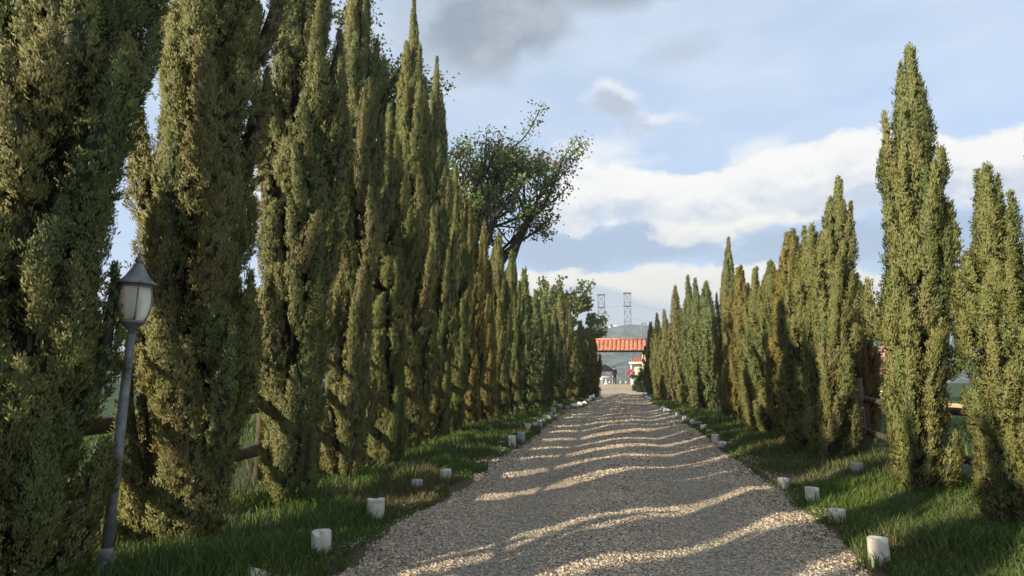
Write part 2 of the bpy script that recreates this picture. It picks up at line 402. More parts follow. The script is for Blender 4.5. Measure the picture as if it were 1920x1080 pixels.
# ------------------------------------------------------------------ cypress crowns
def leaf_quads(pos, dirs, ln, wd, g, out=None):
    """kite shaped leaflets: pos (n,3), dirs (n,3) unit"""
    n = len(pos)
    rv = g.normal(size=(n, 3)); sd = np.cross(dirs, rv); sd /= np.linalg.norm(sd, axis=1, keepdims=True)+1e-9
    ln = ln[:, None]; wd = wd[:, None]
    q = np.stack([pos, pos+dirs*ln*.5+sd*wd, pos+dirs*ln, pos+dirs*ln*.5-sd*wd], 1)
    if out is not None:      # wind every leaflet so that it faces outward
        nn = np.cross(q[:, 1]-q[:, 0], q[:, 3]-q[:, 0]); flip = (nn*out).sum(1) < 0
        q[flip] = q[flip][:, ::-1]
    return q

def crown(seed, H, Rm, n_pl, n_tuft, n_leaf, ln, lw, point=1.5, z_low=0.12, brown=0.0, spikes=5, plume_w=0.11, low=.78, bel=.30, ramp=.45):
    """columnar crown of upright plumes, each a solid spray shingled with small scale leaves"""
    g = np.random.default_rng(seed)
    ph = g.uniform(0, 6.28, 6)
    def prof(s):
        s = np.clip(s, 0, 1)
        up = low+(1-low)*sstep(s, 0.05, ramp)
        return Rm*up*np.maximum(0.03, 1-np.clip((s-bel)/(1-bel), 0, 1)**point)
    def lump(a, z):
        return 1+0.07*np.sin(2*a+ph[0]+z*1.3)+0.07*np.sin(3*a+ph[1]-z*2.1)+0.05*np.sin(5*a+ph[2]+z*3.1)
    ss = np.linspace(0, 0.97, 400); wgt = prof(ss)+0.10*Rm; cdf = np.cumsum(wgt); cdf /= cdf[-1]
    s0 = np.interp((np.arange(n_pl)+g.random(n_pl))/n_pl, cdf, ss)
    a0 = (np.arange(n_pl)*2.39996+g.normal(0, 0.35, n_pl))
    L = g.uniform(0.55, 1.45, n_pl)*(H/7)**0.5*np.where(s0 > 0.8, 0.7, 1.0)
    z0 = np.maximum(z_low+s0*(H-z_low)-0.30*L, z_low*0.5)
    smid = np.clip((z0+0.6*L)/H, 0, 1); stip = np.clip((z0+L)/H, 0, 1)
    r1 = np.minimum(prof(smid)*g.uniform(0.50, 1.15, n_pl), prof(stip)*1.4+0.06)*lump(a0, z0)-0.6*plume_w
    r1 = np.maximum(r1*np.where(g.random(n_pl) < .12, 1.2, 1.0), 0.02)
    r0 = r1*g.uniform(0.30, 0.62, n_pl)
    w0 = plume_w*g.uniform(0.6, 1.35, n_pl)*(0.5+0.5*np.clip(prof(smid)/Rm, 0, 1))
    tint0 = np.clip(g.normal(0.50, 0.14, n_pl)+0.15*(s0-0.2)-brown, 0, 1)
    if spikes:
        k = np.argsort(-s0)[:spikes]; L[k] *= g.uniform(1.2, 2.0, len(k)); w0[k] *= 0.7; r1[k] = np.minimum(r1[k], 0.16*Rm/0.5)
        z0[k] = np.minimum(z0[k], H-L[k]*g.uniform(0.9, 1.2, len(k)))
    aw = g.normal(0, 0.35, n_pl)          # plumes twist a little round the trunk
    def axis(pi, t):
        a = a0[pi]+aw[pi]*t*0.6; ca, sa = np.cos(a), np.sin(a)
        q = np.minimum(1, t**0.8); dr = (r1-r0)[pi]
        rr = r0[pi]+dr*np.sin(np.pi/2*q); zz = z0[pi]+L[pi]*t**1.2
        tan = np.stack([ca*dr*np.cos(np.pi/2*q)*1.1, sa*dr*np.cos(np.pi/2*q)*1.1, L[pi]*1.05], 1)
        tan /= np.linalg.norm(tan, axis=1, keepdims=True)
        rad = np.stack([ca, sa, 0*sa], 1)
        e1 = np.stack([-sa, ca, 0*sa], 1); e2 = np.cross(e1, tan)      # e2 points away from the trunk
        ww = w0[pi]*np.clip(np.sin(np.pi*np.clip(t*0.97+0.02, 0, 1)**0.72), 0.05, 1)**0.9
        return np.stack([ca*rr, sa*rr, zz], 1), tan, rad, e1, e2, ww
    def knob(pi, t, b):                    # knobbly outline of each plume
        return 1+0.20*np.sin(b*2+pi*1.7+t*9)+0.16*np.sin(b*3-t*17+pi*2.3)
    N = n_pl*n_tuft; pi = np.repeat(np.arange(n_pl), n_tuft)
    t = g.uniform(0.02, 1.0, N)**0.9
    ax, tan, rad, e1, e2, ww = axis(pi, t)
    b_ = np.clip(g.normal(0, 1.35, N), -3.14, 3.14)
    off = np.sin(b_)[:, None]*e1+np.cos(b_)[:, None]*e2
    tp = ax+off*(ww*knob(pi, t, b_)*g.uniform(0.86, 1.12, N))[:, None]
    stray = g.random(N) < .05; tp = tp+off*(ww*np.where(stray, g.uniform(.1, .8, N), 0))[:, None]+tan*(np.where(stray, .05, 0))[:, None]
    td = tan*1.0+off*g.uniform(0.10, 0.62, N)[:, None]+e1*g.normal(0, .22, N)[:, None]; td /= np.linalg.norm(td, axis=1, keepdims=True)
    NL = N*n_leaf; ti = np.repeat(np.arange(N), n_leaf)
    d = td[ti]+g.normal(0, 0.30, (NL, 3)); d /= np.linalg.norm(d, axis=1, keepdims=True)
    p = tp[ti]+td[ti]*(g.uniform(-0.8, 0.7, NL)*ln)[:, None]+g.normal(0, ln*0.30, (NL, 3))
    sc = g.uniform(0.6, 1.25, NL)
    nrm = (off*1.0+rad*0.35)[ti]+g.normal(0, 0.34, (NL, 3)); nrm /= np.linalg.norm(nrm, axis=1, keepdims=True)
    face = off[ti]+g.normal(0, 0.42, (NL, 3))
    sd = np.cross(d, face); sd /= np.linalg.norm(sd, axis=1, keepdims=True)+1e-9
    l_, w_ = (ln*sc)[:, None], (lw*sc)[:, None]
    q = np.stack([p, p+d*l_*.55+sd*w_, p+d*l_, p+d*l_*.55-sd*w_], 1)
    gn_ = np.cross(q[:, 1]-q[:, 0], q[:, 3]-q[:, 0]); fl_ = (gn_*nrm).sum(1) < 0; q[fl_] = q[fl_][:, ::-1]
    v = q.reshape(-1, 3)
    tin = np.clip(tint0[pi][ti]+g.normal(0, 0.08, N)[ti]+g.normal(0, 0.07, NL), 0, 1)
    v[:, 2] = np.maximum(v[:, 2], 0.02)
    # bodies of the plumes, darkened in colour as the shade between leaves
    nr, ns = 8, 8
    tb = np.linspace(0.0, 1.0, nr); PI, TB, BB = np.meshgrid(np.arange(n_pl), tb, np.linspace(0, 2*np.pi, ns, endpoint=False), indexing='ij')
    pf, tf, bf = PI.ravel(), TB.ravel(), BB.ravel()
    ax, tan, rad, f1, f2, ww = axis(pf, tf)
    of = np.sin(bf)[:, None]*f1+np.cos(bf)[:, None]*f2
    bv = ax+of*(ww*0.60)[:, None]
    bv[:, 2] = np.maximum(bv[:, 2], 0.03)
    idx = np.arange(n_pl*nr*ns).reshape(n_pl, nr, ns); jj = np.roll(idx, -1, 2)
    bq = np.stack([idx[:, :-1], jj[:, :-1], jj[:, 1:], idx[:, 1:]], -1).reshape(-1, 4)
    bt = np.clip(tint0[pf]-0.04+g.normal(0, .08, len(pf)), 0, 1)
    # inner mass of bare twigs, near black to paint in hollow shade
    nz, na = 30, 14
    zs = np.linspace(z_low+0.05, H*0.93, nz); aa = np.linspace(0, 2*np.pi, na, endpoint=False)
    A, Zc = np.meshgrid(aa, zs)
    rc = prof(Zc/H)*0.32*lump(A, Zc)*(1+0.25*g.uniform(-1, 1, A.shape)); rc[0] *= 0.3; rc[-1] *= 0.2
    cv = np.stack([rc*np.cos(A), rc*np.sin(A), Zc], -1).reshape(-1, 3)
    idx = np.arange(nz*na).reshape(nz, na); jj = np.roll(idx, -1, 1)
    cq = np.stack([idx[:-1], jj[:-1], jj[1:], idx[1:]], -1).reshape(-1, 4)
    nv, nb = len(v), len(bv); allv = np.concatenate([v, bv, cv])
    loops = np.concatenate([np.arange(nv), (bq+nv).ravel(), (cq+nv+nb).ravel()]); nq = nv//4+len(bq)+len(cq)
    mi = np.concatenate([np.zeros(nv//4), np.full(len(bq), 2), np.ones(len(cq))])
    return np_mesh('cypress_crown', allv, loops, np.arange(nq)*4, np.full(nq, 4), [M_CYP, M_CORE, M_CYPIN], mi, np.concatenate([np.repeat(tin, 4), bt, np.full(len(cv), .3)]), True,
                   np.concatenate([np.repeat(nrm, 4, 0), of, np.stack([np.cos(A), np.sin(A), 0*A], -1).reshape(-1, 3)]))

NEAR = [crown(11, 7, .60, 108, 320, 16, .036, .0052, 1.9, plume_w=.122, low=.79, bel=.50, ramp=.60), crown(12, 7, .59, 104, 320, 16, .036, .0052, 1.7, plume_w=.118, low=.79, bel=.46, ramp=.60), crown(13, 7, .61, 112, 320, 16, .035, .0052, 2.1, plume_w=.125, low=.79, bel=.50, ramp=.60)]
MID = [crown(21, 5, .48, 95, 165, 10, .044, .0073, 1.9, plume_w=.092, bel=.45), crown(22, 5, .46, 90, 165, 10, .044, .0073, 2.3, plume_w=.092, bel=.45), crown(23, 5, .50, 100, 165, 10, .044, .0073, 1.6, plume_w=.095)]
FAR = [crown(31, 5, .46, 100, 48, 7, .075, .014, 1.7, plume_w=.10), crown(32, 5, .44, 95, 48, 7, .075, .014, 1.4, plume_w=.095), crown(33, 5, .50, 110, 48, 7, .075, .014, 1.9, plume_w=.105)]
HS = {id(m): 7.0 for m in NEAR} | {id(m): 5.0 for m in MID+FAR}
RS = {id(m): r for m, r in zip(NEAR+MID+FAR, (.57, .56, .58, .48, .46, .50, .46, .44, .50))}

def trunk_mesh(H, r):
    mb = MB(); k = 7
    mb.tube([(0.03*math.sin(i*1.3), 0.03*math.cos(i*1.7), H*0.85*i/k-0.1) for i in range(k+1)], [r*(1-i/k*0.85) for i in range(k+1)], 8)
    for i in range(9):
        a = i*2.4; z = H*(0.06+0.08*i)
        mb.tube([(0, 0, z), (0.14*math.cos(a), 0.14*math.sin(a), z+0.16), (0.2*math.cos(a), 0.2*math.sin(a), z+0.5)], [r*.35, r*.25, r*.1], 5)
    return mb.mesh('trunk', M_BARK)
TRUNKS = {7.0: trunk_mesh(7, .075), 5.0: trunk_mesh(5, .055)}

def cypress(x, y, H, Rr, me, rz, label, group, tint=(1, 1, 1), tilt=(0, 0), wide=1.0):
    o = empty('cypress_tree', (x, y, float(ground_z(x, y))-0.02), 0)
    o.rotation_euler = (tilt[1], tilt[0], 0)
    tag(o, label, 'cypress tree', group)
    h0, r0 = HS[id(me)], RS[id(me)]
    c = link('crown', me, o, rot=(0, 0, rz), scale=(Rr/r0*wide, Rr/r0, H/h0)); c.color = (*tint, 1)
    link('trunk', TRUNKS[h0], o, rot=(0, 0, rz), scale=(1, 1, H/h0))
    return o

# left row: (px at its foot, Y, py of its tip or height, radius, mesh, label, tint, tilt)
LG, RG = 'cypresses of the row left of the driveway', 'cypresses of the row right of the driveway'
def px_x(px, Y): return float(at(px, 690, Y)[0])
def top_z(px, py, Y): return float(at(px, py, Y)[2])
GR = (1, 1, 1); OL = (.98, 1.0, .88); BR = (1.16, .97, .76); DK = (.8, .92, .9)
LEFT = [
 # x, Y, H, R, mesh, tint, label
 (-3.84, 3.70, 6.6, .52, NEAR[0], OL, 'shaded cypress at the left edge, just left of the lamp post'),
 (-3.74, 5.18, 7.1, .52, NEAR[1], OL, 'big olive cypress right behind the lamp, first past the lamp post'),
 (-3.72, 6.88, 7.3, .47, NEAR[2], GR, 'broad cypress second past the lamp post, with grass and bollards at its foot'),
 (-3.76, 8.52, 7.6, .43, NEAR[0], GR, 'tall cypress third past the lamp post, in the left row'),
 (-3.78, 10.0, 5.9, .43, NEAR[2], OL, 'lower cypress with pointed tip, fourth past the lamp post in the left row'),
 (-3.92, 11.5, 8.6, .48, NEAR[1], OL, 'tallest cypress of the left row, its sharp tip touching the top of the view'),
 (-3.90, 13.1, 8.2, .42, NEAR[1], GR, 'slim tall cypress directly beyond the tallest one in the left row'),
 (-3.88, 14.7, 6.3, .42, NEAR[2], OL, 'left row cypress with a rusty tip below the leafy tree'),
 (-3.90, 16.25, 5.9, .40, MID[0], BR, 'browned cypress just beyond the rusty tipped one in the left row'),
 (-3.84, 17.8, 5.6, .39, MID[2], BR, 'second browned cypress under the leafy tree, left row'),
 (-3.70, 19.35, 5.6, .39, MID[1], OL, 'third cypress under the leafy tree, olive with a thin tip, left row'),
 (-3.55, 20.9, 5.4, .39, MID[0], OL, 'last olive cypress before the dark shaded stretch of the left row'),
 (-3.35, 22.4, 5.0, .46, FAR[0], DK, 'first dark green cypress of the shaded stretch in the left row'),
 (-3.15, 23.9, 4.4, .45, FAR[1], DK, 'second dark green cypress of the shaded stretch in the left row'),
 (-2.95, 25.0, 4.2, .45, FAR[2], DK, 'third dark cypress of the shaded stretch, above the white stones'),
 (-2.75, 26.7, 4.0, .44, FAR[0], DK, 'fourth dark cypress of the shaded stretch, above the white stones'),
 (-2.62, 28.5, 5.3, .46, FAR[1], GR, 'sunlit pointed cypress rising before the yellow green tree on the left'),
 (-2.42, 30.6, 4.1, .50, FAR[2], OL, 'third cypress from the gate in the left row'),
 (-2.08, 33.4, 4.0, .50, FAR[0], OL, 'second cypress from the gate in the left row'),
 (-1.66, 36.2, 3.9, .50, FAR[1], BR, 'last cypress of the left row, nearest the gate roof'),
]
for i, (x, y, H, Rr, me, tn, lab) in enumerate(LEFT):
    cypress(x, y, H, Rr, me, R(34)+(i % 2)*math.pi+0.25*math.sin(i*5.1), lab, LG, tn, wide=1.12)
for i, (x, y, H) in enumerate([(-3.85, 2.0, 5.6), (-3.85, 0.4, 5.4), (-3.8, -1.2, 5.4), (-3.85, -2.8, 5.6), (-3.85, -4.4, 5.8)]):
    cypress(x, y, H, .44, NEAR[i % 3], R(48)+(i % 2)*math.pi, 'cypress of the left row standing beside and behind the camera', LG, OL)

RIGHT = [
 # px and py of the tip, Y, R, mesh, tint, label
 (2000, 5.9, -120, .46, MID[0], GR, 'tall cypress at the right edge of the view'),
 (1850, 7.0, 335, .38, MID[1], OL, 'short cypress between the two tall ones at the right edge'),
 (1708, 8.7, 106, .47, MID[1], OL, 'tall sunlit cypress beside the nearest right hand bollards'),
 (1572, 11.2, 345, .45, MID[0], OL, 'tallest of the clumped right row cypresses, left of the wooden fence gap'),
 (1522, 12.6, 430, .52, MID[1], OL, 'second cypress of the right hand clump, its blunt tip below the tallest'),
 (1486, 14.0, 440, .52, MID[0], BR, 'third cypress of the right hand clump, with a browned ragged tip'),
 (1444, 15.4, 498, .50, MID[1], OL, 'right row cypress with a pale stake at its foot'),
 (1416, 16.9, 510, .50, MID[2], OL, 'olive cypress next beyond the one with the pale stake'),
 (1388, 18.6, 505, .50, MID[0], BR, 'browned cypress just nearer than the lone pointed one, right row'),
 (1366, 20.7, 455, .50, MID[2], GR, 'lone sharply pointed cypress standing above its neighbours, right row'),
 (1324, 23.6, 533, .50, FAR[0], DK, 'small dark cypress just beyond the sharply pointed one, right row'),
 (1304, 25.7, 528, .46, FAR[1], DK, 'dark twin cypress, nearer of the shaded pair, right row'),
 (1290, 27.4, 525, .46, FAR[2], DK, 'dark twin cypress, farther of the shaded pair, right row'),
 (1266, 29.6, 538, .46, FAR[0], GR, 'sunlit green cypress beyond the shaded pair, right row'),
 (1246, 32.0, 583, .44, FAR[1], GR, 'third cypress from the gate in the right row'),
 (1232, 34.5, 592, .44, FAR[2], OL, 'second cypress from the gate in the right row'),
 (1220, 37.0, 606, .46, FAR[0], GR, 'last cypress of the right row, nearest the gate'),
]
for i, (px, Y, py, Rr, me, tn, lab) in enumerate(RIGHT):
    H = top_z(px, py, Y); xt = float(at(px, py, Y)[0]); lean = [.0, .0, .30, .42, .34, .26, .2, .15, .1, .1][i] if i < 10 else 0.0
    cypress(xt-lean, Y, H, Rr, me, i*2.3+1, lab, RG, tn, tilt=(math.atan(lean/H), 0))

# ------------------------------------------------------------------ broad-leaved trees
def broad_tree(name, loc, H, spread, label, seed, mat, bark, n_limb=7, leaf=.16, per=34, tint=(1, 1, 1), base=.32, group=None, lw=.34, limb=.31):
    g = random.Random(seed); gn = np.random.default_rng(seed)
    o = empty(name, loc); tag(o, label, 'tree', group)
    mb = MB(); tips = []
    def grow(p, d, L, r, lev):
        pts = [p]; q = p.copy(); dd = d.copy(); k = 4
        for i in range(k):
            dd = (dd+Vector((g.uniform(-.22, .22), g.uniform(-.22, .22), g.uniform(-.05, .16)))).normalized()
            q = q+dd*L/k; pts.append(q.copy())
        mb.tube(pts, [r*(1-.5*i/k) for i in range(k+1)], 7 if lev < 2 else 5, cap=False)
        if lev >= 3:
            tips.extend([pts[2], pts[3], pts[4]]); return
        if lev == 2: tips.append(pts[4])
        for i in range(g.randint(3, 5)):
            s = pts[g.randint(2, 4)]
            nd = (dd*0.75+Vector((g.uniform(-1, 1), g.uniform(-1, 1), g.uniform(-.35, .6)))).normalized()
            grow(s, nd, L*g.uniform(.55, .75), r*.45, lev+1)
    tr = H*0.024
    mb.tube([(0, 0, -.2), (0.05*H*.1, 0, H*base*.5), (0, 0.1, H*base)], [tr*1.3, tr, tr*.8], 10, cap=False)
    for i in range(n_limb):
        a = i*2.4+g.uniform(-.4, .4); e = g.uniform(.45, 1.3)
        d = Vector((math.cos(a)*math.cos(e)*spread, math.sin(a)*math.cos(e)*spread, math.sin(e))).normalized()
        grow(Vector((0, 0.1, H*base*g.uniform(.8, 1.0))), d, H*limb*g.uniform(.85, 1.15), tr*.55, 1)
    zmax = max(t.z for t in tips); k = H/zmax if zmax > 0 else 1
    mb.v = [(a*k, b*k, c_*k) if c_ > 0 else (a, b, c_) for a, b, c_ in mb.v]
    mb.build('trunk', bark, o)
    T = np.array([tuple(t*k) for t in tips]); N = len(T)*per
    ti = np.repeat(np.arange(len(T)), per)
    p = T[ti]+gn.normal(0, 1, (N, 3))*np.array([.022, .022, .018])*H*.8
    d = gn.normal(0, 1, (N, 3)); d[:, 2] -= .3; d /= np.linalg.norm(d, axis=1, keepdims=True)
    sc = gn.uniform(.6, 1.2, N)
    v = leaf_quads(p, d, leaf*sc, leaf*lw*sc, gn).reshape(-1, 3)
    tin = np.clip(gn.normal(.5, .2, len(T))[ti]+gn.normal(0, .12, N), 0, 1)
    me = np_mesh('crown', v, np.arange(len(v)), np.arange(N)*4, np.full(N, 4), [mat], tint=np.repeat(tin, 4))
    c = link('crown', me, o); c.color = (*tint, 1)
    return o

Y = 30.0
broad_tree('leafy_tree', (px_x(892, Y), Y, 0), top_z(892, 198, Y), .72, 'tall leafy tree with open reddish green crown rising behind the left row', 5, M_LEAF, M_BARKD, 9, .17, 46, tint=(2.7, 2.4, 2.1), limb=.26, base=.27)
Y = 24.0
broad_tree('leafy_tree', (px_x(672, Y), Y, 0), top_z(672, 12, Y), .25, 'pale leafy tree mostly hidden behind the tallest cypresses on the left', 8, M_LEAFY, M_BARKD, 6, .15, 60, limb=.15, base=.6)
Y = 74.0
broad_tree('leafy_tree', (px_x(1052, Y), Y, 0), top_z(1040, 522, Y), .8, 'yellow green sunlit tree far behind the left row near the gate', 9, M_LEAFY, M_BARKD, 9, .42, 22, tint=(1.3, 1.25, 1.0))

# dead rust coloured cypress and a dark conifer behind the right hand fence
Y = 14.5
cypress(px_x(1612, Y), Y, top_z(1612, 572, Y), .42, MID[2], 1.0, 'dead rust brown conifer behind the wooden fence on the right', 'conifers behind the right hand fence', (1.15, .66, .50))
Y = 22.0
o = empty('spruce_tree', (px_x(1622, Y), Y, 0)); tag(o, 'dark spruce with tiered boughs behind the rust brown conifer', 'tree')
g = np.random.default_rng(4); Hs = top_z(1622, 528, Y)
pos = []; 
for k in range(46):
    z = Hs*(0.15+0.85*(k/46)); Lb = (1-z/Hs)*1.25+.08
    for a in g.uniform(0, 6.28, 6):
        tt = g.uniform(.1, 1, 26)
        pos.append(np.stack([np.cos(a)*tt*Lb, np.sin(a)*tt*Lb, z-tt*Lb*.28+.16*tt**2*Lb], 1))
pos = np.concatenate(pos); pos += g.normal(0, .03, pos.shape); d = g.normal(0, 1, pos.shape); d[:, 2] -= .2; d /= np.linalg.norm(d, axis=1, keepdims=True)
v = leaf_quads(pos, d, np.full(len(pos), .14), np.full(len(pos), .022), g).reshape(-1, 3)
c = link('crown', np_mesh('crown', v, np.arange(len(v)), np.arange(len(pos))*4, np.full(len(pos), 4), [M_CYP], tint=np.repeat(g.uniform(.8, 1, len(pos)), 4)), o); c.color = (.6, .8, .9, 1)
mb = MB(); mb.tube([(0, 0, -.1), (0, 0, Hs*.95)], [.1, .015], 8); mb.build('trunk', M_BARKD, o)

# ------------------------------------------------------------------ concrete bollards and white edging stones
def bollard_mesh(seed, mat, hh=.34, rr=.078, chip=True):
    g = random.Random(seed); n = 20; mb = MB()
    prof = [(rr*.96, 0), (rr, .02), (rr, .1), (rr, .2), (rr*1.0, hh-.03), (rr*.995, hh-.006), (rr*.97, hh), (rr*.5, hh+.001), (rr*.02, hh)]
    vs = []; 
    ch = g.uniform(0, 6.28)
    for r, z in prof:
        for k in range(n):
            a = 2*math.pi*k/n; q = 1+g.uniform(-.012, .012)
            dz = g.uniform(-.002, .002)
            if chip and z > hh-.05: 
                c_ = max(0, math.cos(a-ch)-.75)*4; q -= .16*c_*(r/rr); dz -= .03*c_
            vs.append((r*q*math.cos(a), r*q*math.sin(a), z+dz))
    fs = []
    for i in range(len(prof)-1):
        for k in range(n):
            j = (k+1) % n; fs.append((i*n+k, i*n+j, i*n+n+j, i*n+n+k))
    fs.append(tuple((len(prof)-1)*n+k for k in range(n)))
    mb.add(vs, fs[:5*n], 0, True); b0 = len(mb.v)-len(vs)
    for f in fs[5*n:]: mb.f.append([b0+i for i in f]); mb.m.append(0); mb.s.append(False)
    return mb.mesh('bollard', mat)
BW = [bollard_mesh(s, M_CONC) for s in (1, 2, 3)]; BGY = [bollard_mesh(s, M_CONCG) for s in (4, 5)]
def bollard(px, py, vis, me, label, group, k=1.0, tilt=(0, 0), ytop=False):
    p = on_ground(px, py) if not ytop else on_ground(px, py, vis)
    x, y = p[0], p[1]
    o = link('bollard', me, None, (x, y, vis-.34*k), (tilt[0], tilt[1], px*.37), (k, k, k))
    tag(o, label, 'bollard', group)
BL, BRG = 'concrete bollards along the left edge of the driveway', 'concrete bollards along the right edge of the driveway'
# (px, py of the top edge, height above ground, mesh, label, scale, tilt)
LB = [
 (447, 1070, .20, BGY[0], 'tilted bollard sunk in grass at the bottom edge, left of the driveway', 1.15, (.35, .45)),
 (605, 995, .25, BW[0], 'dappled bollard in tall grass, first full one on the left edge', 1.05, (0, .03)),
 (703, 935, .26, BW[1], 'large rounded bollard half lit, second full one on the left edge', 1.15, (.02, -.03)),
 (780, 900, .20, BGY[1], 'grey shaded bollard third on the left edge', 1.05, (0, .02)),
 (836, 880, .22, BW[2], 'bollard with a lit right side, fourth on the left edge', 1.0, (0, -.04)),
 (937, 827, .14, BGY[0], 'low grey bollard sunk in the grass tip left of the bright bollard', 1.0, (.05, .1)),
 (960, 817, .27, BW[0], 'brightest cream bollard on the left edge where the grass ends', 1.0, (0, 0)),
 (978, 810, .25, BGY[1], 'dark grey bollard immediately right of the brightest cream one', 1.05, (.04, .03)),
 (989, 794, .25, BW[1], 'leaning cream bollard beyond the dark grey one', 1.0, (0, .1)),
 (1002, 792, .20, BW[2], 'small pale bollard in grass beyond the leaning cream one', .85, (0, 0)),
 (1012, 788, .24, BGY[0], 'grey bollard right of the small pale one, left edge', 1.05, (0, .04)),
 (1021, 778, .25, BW[0], 'slim pinkish bollard midway along the left edge', .95, (0, 0)),
 (1031, 773, .24, BGY[1], 'grey bollard just past the slim pinkish one', 1.0, (0, -.04)),
 (1037, 764, .26, BGY[0], 'wide grey bollard before the white stones begin', 1.25, (0, 0)),
 (1050, 758, .20, BW[1], 'pale bollard standing back in the shade above the wide grey one', 1.2, (.05, .05)),
 (1063, 761, .18, BGY[1], 'last grey bollard next to the first white stone', 1.2, (0, 0)),
]
for (px, py, vis, me, lab, k, tl) in LB: bollard(px, py, vis, me, lab, BL, k, tl, True)
RB = [
 (1646, 1009, .25, BW[1], 'nearest white bollard at the lower right beside the driveway', 1.02, (0, 0)),
 (1571, 955, .20, BW[0], 'second nearest white bollard on the right, grass before its foot', 1.02, (0, .03)),
 (1522, 914, .22, BW[2], 'third white bollard on the right edge, tapering downward', 1.0, (.03, -.06)),
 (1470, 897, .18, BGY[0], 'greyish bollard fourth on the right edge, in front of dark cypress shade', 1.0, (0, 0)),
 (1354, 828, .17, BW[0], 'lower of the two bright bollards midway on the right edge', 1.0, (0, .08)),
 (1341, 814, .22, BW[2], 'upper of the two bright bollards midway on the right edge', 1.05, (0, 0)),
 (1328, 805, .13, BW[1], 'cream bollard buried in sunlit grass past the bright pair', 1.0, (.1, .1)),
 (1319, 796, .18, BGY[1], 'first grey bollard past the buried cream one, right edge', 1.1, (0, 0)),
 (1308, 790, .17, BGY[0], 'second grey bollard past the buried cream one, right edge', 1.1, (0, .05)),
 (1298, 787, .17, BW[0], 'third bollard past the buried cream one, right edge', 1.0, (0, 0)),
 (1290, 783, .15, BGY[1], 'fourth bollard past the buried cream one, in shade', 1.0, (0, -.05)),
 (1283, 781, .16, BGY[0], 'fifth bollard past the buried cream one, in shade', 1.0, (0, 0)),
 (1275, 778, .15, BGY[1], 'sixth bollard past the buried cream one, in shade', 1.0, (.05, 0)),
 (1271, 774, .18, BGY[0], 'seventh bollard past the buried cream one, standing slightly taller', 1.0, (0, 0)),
]
for (px, py, vis, me, lab, k, tl) in RB: bollard(px, py, vis, me, lab, BRG, k, tl, True)
bollard(1606, 868, .30, BGY[1], 'grey stump of a bollard in the grass under the wooden fence', 'bollards away from the driveway edge', 1.0, (0, 0), True)

def rock_mesh(seed, mat, s=.13):
    import bmesh
    g = random.Random(seed); bm = bmesh.new(); bmesh.ops.create_icosphere(bm, subdivisions=2, radius=s)
    ax = [Vector((g.uniform(-1, 1), g.uniform(-1, 1), g.uniform(-1, 1))).normalized() for _ in range(9)]
    for v in bm.verts:
        for a in ax:
            e = v.co.dot(a)-s*.72
            if e > 0: v.co -= a*e*.8
        v.co.x *= 1.25; v.co.z *= .8
    me = bpy.data.meshes.new('stone'); bm.to_mesh(me); bm.free(); me.materials.append(mat); return me
ROCK = [rock_mesh(s, M_STONE) for s in (1, 2, 3)]
nth = ['first', 'second', 'third', 'fourth', 'fifth', 'sixth', 'seventh', 'eighth']
for i, (px, py, k) in enumerate([(1077, 766, 1.15), (1087, 763, 1.25), (1096, 759, .9), (1101, 756, 1.05), (1106, 752, 1.0), (1110.5, 748, 1.1), (1115, 744, 1.05), (1122, 739, 1.2)]):
    p = on_ground(px, py); o = link('edging_stone', ROCK[i % 3], None, (p[0], p[1], .08*k), (0, 0, i*1.3), (k, k, k))
    tag(o, '%s white painted stone along the far left edge, counted from the grey bollards' % nth[i], 'stone', 'white edging stones on the left')
for i, (px, py, k) in enumerate([(1250, 774, .9), (1243, 770, .9), (1217, 751, 1.0), (1212, 748, 1.0), (1207, 744, 1.3)]):
    p = on_ground(px, py); o = link('edging_stone', ROCK[(i+1) % 3], None, (p[0], p[1], .08*k), (0, 0, i*1.7), (k, k, k))
    tag(o, '%s white painted stone along the far right edge, counted toward the gate' % nth[i], 'stone', 'white edging stones on the right')

# ------------------------------------------------------------------ grass
def blades(n, fx, y0, y1, h0, h1, w0):
    y = rng.uniform(y0, y1, n); x = fx(y, rng.random(n))
    return x, y, rng.uniform(h0, h1, n)*(0.45+0.55*np.clip(0.5+1.6*fbm(x*1.1, y*1.1, 3), 0, 1.3)), np.full(n, w0)
left = lambda y, u: (edge_l(y)+0.16*vnoise(y*2.2, 3.3)+.06)-(u**1.2)*2.7
right = lambda y, u: (edge_r(y)+0.16*vnoise(y*2.2, 13.3)-.06)+(u**1.2)*2.6
B = [blades(42000, left, 3.0, 9, .08, .30, .0065), blades(30000, left, 9, 18, .08, .27, .009), blades(13000, left, 18, 38, .08, .26, .015),
     blades(44000, right, 4.0, 11, .07, .25, .0065), blades(28000, right, 11, 20, .07, .24, .009), blades(12000, right, 20, 38, .07, .24, .015),
     blades(16000, lambda y, u: -5.0-u*9, 2, 30, .12, .4, .014), blades(14000, lambda y, u: 4.6+u*9, 4, 34, .10, .35, .014)]
x, y, h, w = (np.concatenate([b[k] for b in B]) for k in range(4))
und = np.exp(-((x+3.85)/.55)**2)+np.exp(-((x-3.5)/.55)**2)
kp = rng.random(len(x)) < np.clip(.95+1.2*fbm(x*.9+4, y*.9, 3)-.35*und, .30, 1)
x, y, h, w = x[kp], y[kp], h[kp], w[kp]
prox = np.minimum(np.abs(x-edge_l(y)), np.abs(x-edge_r(y))); h = h*(0.45+0.55*np.clip(prox/0.45, 0, 1))
tx, ty, th = [], [], []
for o_ in [o_ for o_ in col.objects if o_.name.startswith('bollard') and o_.location.y < 26]:
    k_ = 150 if o_.location.y < 12 else 60
    a_ = rng.uniform(0, 6.283, k_); r_ = .075+.14*rng.random(k_)**1.5
    tx.append(o_.location.x+np.cos(a_)*r_); ty.append(o_.location.y+np.sin(a_)*r_); th.append(rng.uniform(.05, .19, k_))
